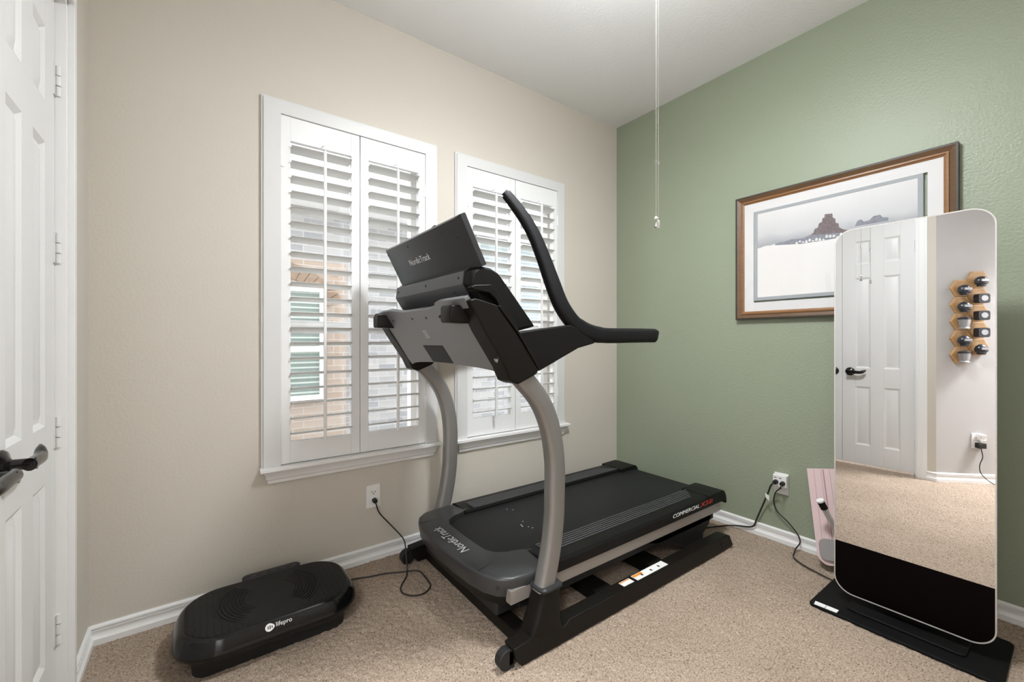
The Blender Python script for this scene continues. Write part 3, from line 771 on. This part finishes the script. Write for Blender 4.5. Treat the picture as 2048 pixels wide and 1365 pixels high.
obj('bolt', B().cyl(sp(-0.988, 0.222, 0.0), sp(-0.988, 0.222, 0.014), 0.0085, 14), M_CHROME, tm)
obj('bolt', B().cyl(sp(-0.960, 0.298, 0.0), sp(-0.960, 0.298, 0.010), 0.006, 14), M_CHROME, tm)

# console body with its light rear band
body = [(-1.800, 1.374), (-1.836, 1.350), (-1.842, 1.306), (-1.812, 1.262), (-1.760, 1.190), (-1.70, 1.125), (-1.545, 1.160), (-1.700, 1.332), (-1.722, 1.354), (-1.755, 1.369)]
def bodyloop(y, k):
    c = Vector((-1.70, 1.25)); return [(c.x + (x - c.x) * k, y, c.y + (z - c.y) * k) for x, z in body]
cb = obj('console_body', B().loft([bodyloop(-0.905, 0.90), bodyloop(-0.898, 0.96), bodyloop(-0.870, 1.0), bodyloop(-0.250, 1.0), bodyloop(-0.222, 0.96), bodyloop(-0.215, 0.90)]), M_BLACKPL, tm, bevel=0.004)
band = [(-1.806, 1.3745), (-1.8395, 1.353), (-1.8455, 1.306), (-1.815, 1.259), (-1.785, 1.215), (-1.775, 1.225), (-1.830, 1.308), (-1.826, 1.345)]
bp = obj('back_panel', B().prism(band, 'Y', -0.862, -0.240), M_MIDPL, cb, bevel=0.002)
for y, x, z in ((-0.83, -1.8425, 1.330), (-0.56, -1.8425, 1.330), (-0.27, -1.8425, 1.330), (-0.78, -1.832, 1.285), (-0.32, -1.832, 1.285)):
    obj('screw', B().cyl((x + 0.01, y, z), (x - 0.0015, y, z + 0.0005), 0.005, 10), M_SLOT, bp)
br = [(-1.856, 1.287), (-1.842, 1.295), (-1.775, 1.302), (-1.752, 1.286), (-1.655, 1.147), (-1.66, 1.115), (-1.685, 1.140), (-1.760, 1.255), (-1.785, 1.272), (-1.845, 1.278)]
obj('console_bracket', B().prism(br, 'Y', -0.940, -0.906), M_BROWNBLK, tm, bevel=0.004)
# screen
SB0 = Vector((-1.817, 0, 1.376)); SB1 = Vector((-1.8885, 0, 1.514)); su = (SB1 - SB0).normalized(); so = Vector((-su.z, 0, su.x)) # so: out of the back
def scp(y, t, o): p = SB0 + su * t + so * o; return (p.x, y, p.z)
sl = (SB1 - SB0).length
def scr(o, ey, et): return [scp(-0.912 + ey, -0.02, o), scp(-0.208 - ey, -0.02, o), scp(-0.208 - ey, sl + 0.012 - et, o), scp(-0.912 + ey, sl + 0.012 - et, o)]
sc_ = obj('screen', B().loft([scr(-0.038, 0.004, 0.003), scr(-0.034, 0, 0), scr(-0.014, 0, 0), scr(0.0, 0.032, 0.006)]), M_DARKPL, tm, bevel=0.002)
obj('display_glass', B().loft([[scp(y, t, o) for y, t in ((-0.895, 0.0), (-0.225, 0.0), (-0.225, sl), (-0.895, sl))] for o in (-0.037, -0.0395)]), M_MBLACK, sc_)
for y, t in ((-0.245, 0.140), (-0.47, 0.140), (-0.765, 0.140), (-0.86, 0.10), (-0.25, 0.055)):
    obj('screw', B().cyl(scp(y, t, -0.004), scp(y, t, 0.0015), 0.004, 10), M_SLOT, sc_)
text('lettering', 'NordicTrack', scp(-0.420, 0.062, 0.0002), (0, -1, 0), su, 0.195, 0.026, M_LETTER, sc_)
# lettering on hood and side rail
text('lettering', 'NordicTrack', (-1.701, -0.668, 0.2645), (0, 1, 0), (-1, 0, -0.02), 0.262, 0.040, M_LETTER, tm)
text('lettering', 'COMMERCIAL', (-0.705, -0.9395, 0.2345), (1, 0, 0), (0, 0, 1), 0.235, 0.0185, M_WHITEINK, tm, shear=0.25)
text('lettering', 'X32i', (-0.465, -0.9412, 0.2345), (1, 0, 0), (0, 0, 1), 0.128, 0.0205, M_RED, tm, shear=0.25)

# ================================================================== VIBRATION PLATE
vp = thing('vibration_plate', 'glossy black vibration plate with rounded ends on the carpet by the window wall', 'vibration plate', (-2.360, -0.283, 0))
X0, X1, Y0, Y1 = -2.660, -2.058, -0.476, -0.094
def vl(d, z, r): return [(u, v, z) for u, v in rrect(X0 + d, X1 - d, Y0 + d * 0.8, Y1 - d * 0.8, r, 10)]
obj('base', B().loft([vl(0.058, 0.0005, 0.05), vl(0.055, 0.030, 0.06), vl(0.030, 0.055, 0.10), vl(0.012, 0.070, 0.13)]), M_SOOT, vp, ang=60)
obj('shell', B().loft([vl(0.020, 0.066, 0.12), vl(0.004, 0.068, 0.14), vl(0.0, 0.074, 0.145), vl(0.001, 0.083, 0.145), vl(0.007, 0.100, 0.145), vl(0.019, 0.122, 0.13), vl(0.029, 0.1305, 0.12), vl(0.036, 0.132, 0.115)]), M_GLOSSBLK, vp, ang=70)
def mat_tread():
    m = bpy.data.materials.new('tread_rubber'); n, l = nodes_of(m); p = n['Principled BSDF']
    p.inputs['Base Color'].default_value = (0.006, 0.006, 0.006, 1); p.inputs['Roughness'].default_value = 0.55; p.inputs['Specular IOR Level'].default_value = 0.25
    tc = n.new('ShaderNodeTexCoord')
    v = n.new('ShaderNodeTexVoronoi'); v.feature = 'DISTANCE_TO_EDGE'; v.inputs['Scale'].default_value = 52; v.inputs['Randomness'].default_value = 0.35
    l.new(tc.outputs['Object'], v.inputs['Vector'])
    sx = n.new('ShaderNodeSeparateXYZ'); cx = n.new('ShaderNodeCombineXYZ'); l.new(tc.outputs['Object'], sx.inputs[0])
    l.new(sx.outputs['X'], cx.inputs['X']); l.new(sx.outputs['Y'], cx.inputs['Y'])
    g = n.new('ShaderNodeVectorMath'); g.operation = 'LENGTH'; l.new(cx.outputs[0], g.inputs[0])
    ax = n.new('ShaderNodeMath'); ax.operation = 'ABSOLUTE'; l.new(sx.outputs['X'], ax.inputs[0])
    gt = n.new('ShaderNodeMath'); gt.operation = 'GREATER_THAN'; gt.inputs[1].default_value = 0.64
    dv = n.new('ShaderNodeMath'); dv.operation = 'DIVIDE'; l.new(ax.outputs[0], dv.inputs[0]); l.new(g.outputs['Value'], dv.inputs[1]); l.new(dv.outputs[0], gt.inputs[0])
    g2 = n.new('ShaderNodeMath'); g2.operation = 'GREATER_THAN'; g2.inputs[1].default_value = 0.085; l.new(g.outputs['Value'], g2.inputs[0])
    gm = n.new('ShaderNodeMath'); gm.operation = 'MULTIPLY'; l.new(gt.outputs[0], gm.inputs[0]); l.new(g2.outputs[0], gm.inputs[1])
    w = n.new('ShaderNodeMath'); w.operation = 'SINE'; ml = n.new('ShaderNodeMath'); ml.operation = 'MULTIPLY'; ml.inputs[1].default_value = 520
    l.new(g.outputs['Value'], ml.inputs[0]); l.new(ml.outputs[0], w.inputs[0])
    lt = n.new('ShaderNodeMath'); lt.operation = 'LESS_THAN'; lt.inputs[1].default_value = 0.172; l.new(g.outputs['Value'], lt.inputs[0])
    st_ = n.new('ShaderNodeMath'); st_.operation = 'LESS_THAN'; st_.inputs[1].default_value = 0.10; l.new(v.outputs['Distance'], st_.inputs[0])
    mx = n.new('ShaderNodeMix'); mx.data_type = 'FLOAT'
    l.new(lt.outputs[0], mx.inputs['Factor']); l.new(st_.outputs[0], mx.inputs['A'])
    rg = n.new('ShaderNodeMath'); rg.operation = 'MULTIPLY'; l.new(w.outputs[0], rg.inputs[0]); l.new(gm.outputs[0], rg.inputs[1])
    l.new(rg.outputs[0], mx.inputs['B'])
    cm = n.new('ShaderNodeMix'); cm.data_type = 'RGBA'; cm.clamp_factor = True
    cm.inputs['A'].default_value = (0.011, 0.011, 0.011, 1); cm.inputs['B'].default_value = (0.002, 0.002, 0.002, 1)
    l.new(mx.outputs['Result'], cm.inputs['Factor']); l.new(cm.outputs['Result'], p.inputs['Base Color'])
    b = n.new('ShaderNodeBump'); b.inputs['Strength'].default_value = 1.0; b.inputs['Distance'].default_value = 0.004; b.invert = True
    l.new(mx.outputs['Result'], b.inputs['Height']); l.new(b.outputs['Normal'], p.inputs['Normal'])
    return m
obj('tread_mat', B().loft([vl(0.035, 0.1315, 0.115), vl(0.036, 0.1345, 0.115), vl(0.039, 0.1355, 0.113)]), mat_tread(), vp)
cp = obj('control_panel', B().loft([[(u, v, z) for u, v in rrect(-2.440 + e, -2.225 - e, -0.121 + e, -0.076 - e, 0.02, 6)] for z, e in ((0.095, 0), (0.1325, 0), (0.1362, 0.004))]), M_DARKPL, vp, ang=50)
for k in range(5):
    obj('button', B().box(-2.41 + k * 0.037, -2.39 + k * 0.037, -0.108, -0.100, 0.1358, 0.1368), M_MIDPL, cp)
# badge and word on the sloped front
def vf(x, t, o=0.0):
    a = Vector((x, -0.4708, 0.0995)); c = Vector((x, -0.4610, 0.1218)); d = (c - a).normalized(); nn = Vector((0, -d.z, d.y))
    return a + d * t + nn * o
bd = B().loft([[vf(-2.384 + 0.0135 * math.cos(a) * (1.0 if math.cos(a) < 0 else 1.15), 0.014 + 0.0125 * math.sin(a) * (1 - 0.25 * max(0, math.cos(a))), o) for a in [2 * PI * k / 20 for k in range(20)]] for o in (-0.002, 0.0016)])
bd = obj('badge', bd, M_WHITEINK, vp)
mk = B()
for k, (x, h) in enumerate(((-2.390, 0.010), (-2.384, 0.012), (-2.378, 0.007))): mk.loft([[vf(x, 0.014 - h / 2, o), vf(x + 0.003, 0.014 - h / 2, o), vf(x + 0.003, 0.014 + h / 2, o), vf(x, 0.014 + h / 2, o)] for o in (0.0014, 0.0020)])
obj('badge_bars', mk, M_SLOT, bd)
text('lettering', 'lifepro', vf(-2.364, 0.006, 0.0012), (1, 0, 0), vf(0, 1) - vf(0, 0), 0.050, 0.018, M_WHITEINK, vp, depth=0.0012)

# ================================================================== OUTLETS AND CORDS
def duplex(name, label, c, ax, lower_free=True):
    # c: centre on the wall; ax 'Y' back wall / 'X' right wall
    root = thing(name, label, 'outlet', c, 0)
    def bx(b, u0, u1, d0, d1, z0, z1):
        return b.box(c[0] + u0, c[0] + u1, -d1, -d0, c[2] + z0, c[2] + z1) if ax == 'Y' else b.box(-d1, -d0, c[1] + u0, c[1] + u1, c[2] + z0, c[2] + z1)
    obj('cover_plate', bx(B(), -0.0355, 0.0355, 0.0, 0.006, -0.0575, 0.0575), M_PLATE, root, bevel=0.002)
    for zc in (0.0195, -0.0195):
        r = obj('receptacle', bx(B(), -0.017, 0.017, 0.005, 0.0085, zc - 0.014, zc + 0.014), M_PLATE, root, bevel=0.003)
        s = B(); bx(s, -0.0085, -0.006, 0.008, 0.0090, zc - 0.002, zc + 0.008); bx(s, 0.006, 0.0085, 0.008, 0.0090, zc - 0.002, zc + 0.008); bx(s, -0.0025, 0.0025, 0.008, 0.0090, zc - 0.010, zc - 0.005)
        obj('slots', s, M_SLOT, r)
    obj('screw', bx(B(), -0.003, 0.003, 0.005, 0.0072, -0.003, 0.003), M_PLATE, root)
    return root
duplex('wall_outlet', 'white outlet on the beige wall between the vibration plate and the treadmill', (-1.871, 0.0, 0.323), 'Y')
duplex('wall_outlet', 'white outlet plate low on the green wall, behind the multi-plug adapter', (0.0, -1.148, 0.324), 'X')
duplex('wall_outlet', 'white outlet on the angled wall, seen only in the mirror', (0.0, 0.0, 0.0), 'Y')
ow = [o for o in COL.objects if o.name.startswith('wall_outlet')][-1]
def onwall(a, z): # point on the angled wall
    return (P0[0] - a / 2 ** .5, P0[1] - a / 2 ** .5, z)
ow.location = onwall(0.275, 0.330); ow.rotation_euler = (0, 0, PI / 4)
# multi-plug adapter on the green wall outlet
ad = thing('outlet_adapter', 'white multi-plug adapter plugged into the outlet on the green wall', 'adapter', (0, -1.150, 0.335))
obj('adapter_body', B().box(-0.040, -0.006, -1.186, -1.118, 0.312, 0.378), M_PLATE, ad, bevel=0.004)
sl_ = B()
for y in (-1.132, -1.156): sl_.box(-0.0412, -0.0395, y - 0.006, y + 0.006, 0.360, 0.3635)
obj('slots', sl_, M_SLOT, ad)
obj('indicator_light', B().box(-0.0412, -0.0395, -1.178, -1.170, 0.354, 0.362), M_WHITEINK, ad)

def cord(label, plug, path, r, plugdir, extra=None):
    root = thing('power_cord', label, 'power cord', plug)
    pb = B()
    p = Vector(plug); d = Vector(plugdir)
    pb.cyl(p, p + d * 0.022, 0.0125, 12, 0.011)
    obj('plug', pb, M_CORD, root, bevel=0.002)
    obj('cable', B().tube(smooth([p + d * 0.018] + [Vector(q) for q in path], 6), r, 8), M_CORD, root)
    return root
cord('thin black cord from the beige wall outlet to the vibration plate, looped on the carpet', (-1.868, -0.0092, 0.304),
     [(-1.866, -0.036, 0.285), (-1.846, -0.022, 0.236), (-1.801, -0.020, 0.178), (-1.771, -0.045, 0.140), (-1.761, -0.100, 0.125), (-1.763, -0.145, 0.116), (-1.773, -0.185, 0.094), (-1.777, -0.205, 0.050), (-1.779, -0.216, 0.022), (-1.785, -0.229, 0.009), (-1.803, -0.264, 0.0075), (-1.844, -0.311, 0.007), (-1.865, -0.352, 0.007), (-1.860, -0.392, 0.007), (-1.828, -0.425, 0.007), (-1.784, -0.430, 0.007), (-1.743, -0.394, 0.007), (-1.734, -0.331, 0.007), (-1.731, -0.270, 0.007), (-1.747, -0.236, 0.007), (-1.810, -0.207, 0.007), (-1.872, -0.177, 0.007), (-1.937, -0.161, 0.007), (-1.994, -0.140, 0.007), (-2.05, -0.135, 0.010), (-2.090, -0.150, 0.05)], 0.0032, (0, -1, -0.1))
tc_ = cord('thick black cord with white tag running from the green wall outlet under the treadmill', (-0.0400, -1.136, 0.340),
     [(-0.066, -1.120, 0.318), (-0.048, -1.100, 0.273), (-0.040, -1.088, 0.245), (-0.024, -1.050, 0.153), (-0.022, -1.026, 0.089), (-0.024, -1.012, 0.050), (-0.024, -0.985, 0.034), (-0.026, -0.934, 0.022), (-0.050, -0.880, 0.012), (-0.107, -0.846, 0.009), (-0.156, -0.827, 0.010), (-0.222, -0.803, 0.011), (-0.30, -0.75, 0.014)], 0.0045, (-1, 0, -0.1))
obj('tag', B().loft([[(-0.055, -1.108, 0.256), (-0.046, -1.082, 0.263), (-0.046, -1.086, 0.238), (-0.056, -1.106, 0.228)], [(-0.056, -1.108, 0.256), (-0.047, -1.082, 0.263), (-0.047, -1.086, 0.238), (-0.057, -1.106, 0.228)]]), M_STICK, tc_)
cord('thin black cord curving from the green wall outlet across the carpet to the mirror base', (-0.0400, -1.170, 0.338),
     [(-0.066, -1.166, 0.316), (-0.034, -1.130, 0.275), (-0.022, -1.117, 0.217), (-0.020, -1.136, 0.168), (-0.020, -1.185, 0.130), (-0.021, -1.233, 0.080), (-0.030, -1.247, 0.045), (-0.060, -1.238, 0.018), (-0.080, -1.240, 0.009), (-0.130, -1.252, 0.007), (-0.159, -1.272, 0.007), (-0.190, -1.315, 0.007), (-0.219, -1.385, 0.008), (-0.248, -1.455, 0.012), (-0.262, -1.485, 0.018)], 0.0032, (-1, 0, -0.1))

# ================================================================== MIRROR
mr = thing('floor_mirror', 'tall frameless-looking rounded mirror with a black lower panel standing before the green wall', 'mirror', (-0.360, -1.715, 0))
XM = -0.400
obj('base_plate', B().prism(rrect(-0.525, -0.200, -1.992, -1.452, 0.022, 5), 'Z', 0.001, 0.012), M_BASE, mr, bevel=0.003)
obj('base_step', B().prism(rrect(-0.455, -0.31, -1.90, -1.56, 0.02, 5), 'Z', 0.0115, 0.021), M_BASE, mr, bevel=0.004)
my0, my1, mz0, mz1 = -1.966, -1.507, 0.052, 1.572
obj('back_shell', B().prism(rrect(my0 + 0.003, my1 - 0.003, mz0 + 0.003, mz1 - 0.003, 0.062, 10), 'X', XM + 0.004, XM + 0.032), M_BASE, mr, bevel=0.004)
fr = obj('frame', B().ring(rrect(my0, my1, mz0, mz1, 0.065, 10), rrect(my0 + 0.004, my1 - 0.004, mz0 + 0.004, mz1 - 0.004, 0.061, 10), 'X', XM - 0.002, XM + 0.012), M_MFRAME, mr)
gi = rrect(my0 + 0.0035, my1 - 0.0035, mz0 + 0.0035, mz1 - 0.0035, 0.0615, 10)
zs_ = 0.264
up = [(y, max(z, zs_)) for y, z in gi if z > 0.4]; up = up + [(my0 + 0.0035, zs_), (my1 - 0.0035, zs_)]
dn = [(y, z) for y, z in gi if z < 0.4]; dn = dn + [(my1 - 0.0035, zs_ - 0.0005), (my0 + 0.0035, zs_ - 0.0005)]
obj('mirror_glass', B().prism(up, 'X', XM, XM + 0.003), M_MIRROR, mr)
obj('lower_panel', B().prism(dn, 'X', XM, XM + 0.003), M_MBLACK, mr)
obj('support_post', B().box(XM + 0.030, XM + 0.055, -1.80, -1.67, 0.012, 0.75), M_BASE, mr, bevel=0.004)
st = B().prism([(-0.512, -1.468), (-0.508, -1.548), (-0.536, -1.548), (-0.541, -1.472)], 'Z', 0.0118, 0.0128)
for v in st.b.verts: v.co.x += 0.022
sk_ = obj('sticker', st, M_STICK, mr)
obj('divider_line', B().box(-0.5185, -0.4875, -1.509, -1.5075, 0.0126, 0.0131), M_SLOT, sk_)

# ================================================================== PINK BOARD BEHIND THE MIRROR
pk = thing('exercise_board', 'pale pink grooved board with a grey pad leaning on the green wall behind the mirror', 'exercise board', (-0.12, -1.45, 0))
PA = Vector((-0.022, -1.279, 0.441)); PD = (Vector((-0.150, -1.372, 0.022)) - PA); plen = PD.length; PD.normalize()
PR = Vector((0, -0.115, 0.0245)); PR = (PR - PD * PR.dot(PD)).normalized(); PN = PD.cross(PR).normalized()
if PN.x > 0: PN = -PN
def pb_(u, t, o=0.0): return PA + PR * u + PD * t + PN * o
def pl(pts, o0, o1): return B().loft([[pb_(u, t, o0) for u, t in pts], [pb_(u, t, o1) for u, t in pts]])
oc = [(0.0, 0.0), (0.30, 0.0), (0.30, plen - 0.03)] + [(0.05 + 0.05 * math.cos(math.radians(a)), plen - 0.05 + 0.05 * math.sin(math.radians(a))) for a in range(90, 181, 10)]
obj('board', pl(oc, -0.012, 0.012), M_PINK, pk, bevel=0.002)
g = [obj('groove', pl([(u, 0.004), (u + w, 0.004), (u + w, plen * 0.76), (u, plen * 0.76)], 0.0118, 0.0128), M_PINKD, pk) for u, w in ((0.030, 0.0014), (0.062, 0.0014), (0.070, 0.006), (0.100, 0.0014))]
obj('pad', pl([(a, b_) for a, b_ in rrect(0.016, 0.27, plen * 0.735, plen - 0.022, 0.03, 6)], 0.012, 0.024), M_GREYPAD, pk, bevel=0.002)
h0 = pb_(0.108, plen * 0.71, 0.018); h1 = Vector((-0.200, -1.392, 0.347)); hd = (h1 - h0)
obj('handle_tube', B().cyl(h0, h0 + hd * 0.80, 0.0125, 16), M_CHROME if False else M_MFRAME, pk)
gr_ = obj('handle_grip', B().cyl(h0 + hd * 0.79, h1, 0.0155, 16), M_RUB, pk)
obj('end_cap', B().cyl(h1 - hd * 0.02, h1 + hd.normalized() * 0.004, 0.0162, 16), M_PLATE, gr_)

# ================================================================== PICTURE
pc = thing('framed_picture', 'wide brown-framed print of a rock tower above snow hanging on the green wall', 'picture', (0, -1.370, 1.232))
py0, py1, pz0, pz1 = -1.828, -0.912, 1.232, 1.943
b = B().rect_ring(py0, py1, pz0, pz1, 0.010, 'X', -0.030, 0.0)
fo = obj('frame', b, M_WOODE, pc, bevel=0.001)
def cove(i0, d0, i1, d1, m, nm):
    bb = B()
    def rc(i, x): return [(x, py0 + i, pz0 + i), (x, py1 - i, pz0 + i), (x, py1 - i, pz1 - i), (x, py0 + i, pz1 - i)]
    L = [rc(i0, -d0), rc(i1, -d1)]; V = [[bb.b.verts.new(p) for p in lp] for lp in L]
    for k in range(4): bb.b.faces.new((V[0][k], V[0][(k + 1) % 4], V[1][(k + 1) % 4], V[1][k]))
    V2 = [[bb.b.verts.new((-0.002, p[1], p[2])) for p in lp] for lp in L]
    for k in range(4):
        bb.b.faces.new((V2[0][k], V2[0][(k + 1) % 4], V[0][(k + 1) % 4], V[0][k])); bb.b.faces.new((V2[1][k], V2[1][(k + 1) % 4], V[1][(k + 1) % 4], V[1][k]))
    return obj(nm, bb, m, fo)
cove(0.0095, 0.0300, 0.0300, 0.0195, M_WOODD, 'wood_cove')
cove(0.0295, 0.0240, 0.0375, 0.0260, M_WOODL, 'wood_bead')
cove(0.0370, 0.0225, 0.0460, 0.0180, M_WOODL, 'inner_bead')
obj('mat_board', B().rect_ring(py0 + 0.044, py1 - 0.044, pz0 + 0.044, pz1 - 0.044, 0.052, 'X', -0.0160, -0.004, ), M_MATB, pc)
obj('inner_mat', B().rect_ring(-1.718, -1.010, 1.338, 1.850, 0.018, 'X', -0.0150, -0.004), M_MATG, pc)
def art_mat():
    m = bpy.data.materials.new('snow_print'); n, l = nodes_of(m); p = n['Principled BSDF']
    tc = n.new('ShaderNodeTexCoord'); sx = n.new('ShaderNodeSeparateXYZ'); l.new(tc.outputs['Object'], sx.inputs[0])
    t = n.new('ShaderNodeTexNoise'); t.inputs['Scale'].default_value = 9; t.inputs['Detail'].default_value = 5; l.new(tc.outputs['Object'], t.inputs['Vector'])
    a = n.new('ShaderNodeMath'); a.operation = 'MULTIPLY_ADD'; a.inputs[1].default_value = 0.05; l.new(t.outputs['Fac'], a.inputs[0]); l.new(sx.outputs['Z'], a.inputs[2])
    mr_ = n.new('ShaderNodeMapRange'); mr_.inputs['From Min'].default_value = 0.12; mr_.inputs['From Max'].default_value = 0.64; l.new(a.outputs[0], mr_.inputs['Value'])
    r = n.new('ShaderNodeValToRGB'); e = r.color_ramp.elements
    e[0].position = 0.0; e[0].color = (0.78, 0.76, 0.74, 1)
    e[1].position = 1.0; e[1].color = (0.72, 0.71, 0.71, 1)
    for pos, c in ((0.52, (0.74, 0.72, 0.71)), (0.585, (0.76, 0.74, 0.73)), (0.600, (0.34, 0.35, 0.38)), (0.72, (0.58, 0.58, 0.59))):
        k = e.new(pos); k.color = (*c, 1)
    l.new(mr_.outputs[0], r.inputs['Fac']); l.new(r.outputs['Color'], p.inputs['Base Color']); p.inputs['Roughness'].default_value = 0.8
    return m
obj('print', B().box(-0.0130, -0.0090, -1.702, -1.026, 1.354, 1.834), art_mat(), pc)
M_ROCK = mat('rock_ink', (0.17, 0.135, 0.14), 0.8, vary=(90, 0.6)); M_ROCKB = mat('blue_rock_ink', (0.23, 0.24, 0.28), 0.8, vary=(70, 0.4))
tw = [(-1.235, 1.640), (-1.265, 1.652), (-1.290, 1.662), (-1.302, 1.670), (-1.308, 1.688), (-1.322, 1.693), (-1.326, 1.712), (-1.340, 1.718), (-1.342, 1.736), (-1.350, 1.737), (-1.352, 1.754), (-1.384, 1.750), (-1.386, 1.728), (-1.396, 1.722), (-1.398, 1.700), (-1.410, 1.694), (-1.412, 1.674), (-1.430, 1.660), (-1.460, 1.648), (-1.460, 1.625), (-1.235, 1.625)]
obj('printed_rock', B().prism(tw, 'X', -0.0134, -0.0129), M_ROCK, pc)
lw = [(-1.12, 1.646), (-1.17, 1.650), (-1.20, 1.655), (-1.25, 1.650), (-1.29, 1.662), (-1.33, 1.655), (-1.40, 1.650), (-1.43, 1.640), (-1.43, 1.622), (-1.25, 1.622), (-1.12, 1.638)]
obj('printed_foothills', B().prism(lw, 'X', -0.0138, -0.0133), M_ROCKB, pc)
far = [(-1.475, 1.665), (-1.485, 1.690), (-1.50, 1.694), (-1.51, 1.680), (-1.53, 1.682), (-1.545, 1.698), (-1.57, 1.700), (-1.58, 1.685), (-1.60, 1.680), (-1.60, 1.665)]
obj('printed_far_rocks', B().prism(far, 'X', -0.0134, -0.0129), M_ROCKB, pc)
ho = B(); random.seed(9)
for k in range(14):
    y = -1.22 - k * 0.015; h = random.uniform(0.008, 0.022); z = 1.622 + random.uniform(-0.004, 0.012)
    ho.prism([(y, z), (y - 0.011, z), (y - 0.011, z + h * 0.6), (y - 0.0055, z + h), (y, z + h * 0.6)], 'X', -0.0142, -0.0137)
obj('printed_snow_roofs', ho, M_MATB, pc)
obj('glazing', B().box(-0.0175, -0.0165, py0 + 0.044, py1 - 0.044, pz0 + 0.044, pz1 - 0.044), M_PICGLASS, pc)

# ================================================================== HEXAGON SHELVES ON THE ANGLED WALL (seen in the mirror)
HR = 0.0745; HV = 0.1305
def hexp(r): return [(r * math.cos(math.radians(60 * k)), r * math.sin(math.radians(60 * k)) * (HV / 2) / (HR * math.sin(math.radians(60)))) for k in range(6)]
ROWN = ['top', 'second', 'third', 'fourth', 'bottom']
shelf0 = None; orn0 = {}
def orn_mesh(kind):
    b = B()
    if kind == 0:   # rounded cap-like dome on a stub
        b.lathe([(0.0, 0), (0.020, 0), (0.022, 0.012), (0.030, 0.018), (0.032, 0.035), (0.026, 0.052), (0.013, 0.062), (0.0, 0.064)], (0, -0.040, -0.050), (0, 0, 1), 16)
        m = B().box(-0.018, 0.018, -0.076, -0.060, -0.020, -0.006)
    elif kind == 1: # silver cup with dark rim
        b.lathe([(0.0, 0), (0.026, 0), (0.027, 0.006), (0.022, 0.012), (0.026, 0.030), (0.029, 0.058), (0.0, 0.060)], (0, -0.040, -0.050), (0, 0, 1), 16)
        m = B().lathe([(0.0, 0.058), (0.031, 0.058), (0.031, 0.068), (0.018, 0.074), (0.0, 0.074)], (0, -0.040, -0.050), (0, 0, 1), 16)
    else:           # boxy case with a face
        b.prism(rrect(-0.028, 0.028, -0.048, 0.010, 0.012, 4), 'Y', -0.066, -0.020)
        m = B().lathe([(0.0, 0), (0.017, 0), (0.017, 0.003), (0.0, 0.003)], (0, -0.066, -0.018), (0, -1, 0), 16)
    for bm_ in (b, m):
        for v in bm_.b.verts: v.co = Vector((v.co.x * 1.35 + 0.010, v.co.y - 0.0175, v.co.z * 1.25 + 0.004))
    return b, m
kinds = {(0, 0): 0, (0, 1): 0, (0, 2): 1, (0, 3): 0, (0, 4): 1, (1, 0): 0, (1, 1): 2, (1, 2): 2, (1, 3): 2, (1, 4): 0}
ODESC = {0: 'dark rounded ornament', 1: 'silver cup-shaped ornament', 2: 'boxy dark ornament'}
for c in (0, 1):
    for k in range(5):
        a = 0.160 if c == 0 else 0.2725
        z = (1.520 if c == 0 else 1.584) - HV * 1.0 * k
        side = 'left column' if c == 0 else 'right column'
        lab = f'hexagonal pine plaque, {ROWN[k]} of the {side} of the honeycomb seen in the mirror'
        if shelf0 is None:
            shelf0 = thing('hexagon_plaque', lab, 'plaque', onwall(a, z), PI / 4, 'hexagonal plaques on the angled wall')
            obj('plaque_face', B().prism(hexp(HR - 0.0012), 'Y', -0.020, -0.0005), M_HEXWOOD, shelf0, local=True, bevel=0.003)
            obj('plaque_inset', B().prism(hexp(HR - 0.013), 'Y', -0.0212, -0.0195), M_HEXIN, shelf0, local=True)
        else:
            s = dup(shelf0); s.location = onwall(a, z); s['label'] = lab
        kd = kinds[(c, k)]
        lab = f'{ODESC[kd]} on {ROWN[k]} mirrored hexagon plaque, {side}'
        if kd not in orn0:
            o = thing('ornament', lab, 'ornament', onwall(a, z), PI / 4, 'ornaments on the hexagonal plaques')
            bb, mm = orn_mesh(kd)
            obj('ornament_body', bb, M_ORN_S if kd == 1 else M_ORN_D, o, local=True)
            obj('ornament_face', mm, M_ORN_D if kd == 1 else M_ORN_S, o, local=True)
            orn0[kd] = o
        else:
            o = dup(orn0[kd]); o.location = onwall(a, z); o['label'] = lab
# night light and charger in the mirrored outlet
def wl(a, out, z): # point off the angled wall
    p = Vector(onwall(a, z)); return p + Vector((1, -1, 0)).normalized() * out
nl = thing('plug_in_light', 'small white plug-in light in the outlet seen in the mirror', 'night light', onwall(0.290, 0.352), PI / 4)
obj('light_body', B().prism(rrect(-0.022, 0.022, -0.016, 0.034, 0.006, 4), 'Y', -0.040, -0.009), M_PLATE, nl, local=True, bevel=0.002)
obj('lens', B().prism(rrect(-0.016, 0.016, 0.006, 0.028, 0.004, 4), 'Y', -0.044, -0.039), M_MFRAME, nl, local=True)
ch = thing('charger', 'black wall charger with a trailing cord in the outlet seen in the mirror', 'charger', onwall(0.282, 0.300), PI / 4)
obj('charger_body', B().box(-0.026, 0.026, -0.046, -0.009, -0.022, 0.018), M_CORD, ch, local=True, bevel=0.003)
obj('cable', B().tube(smooth([(0.0, -0.030, -0.020), (-0.008, -0.034, -0.09), (0.012, -0.035, -0.15), (0.016, -0.05, -0.21), (-0.02, -0.08, -0.265), (-0.07, -0.12, -0.291), (-0.16, -0.13, -0.292)], 6), 0.003, 6), M_CORD, ch, local=True)
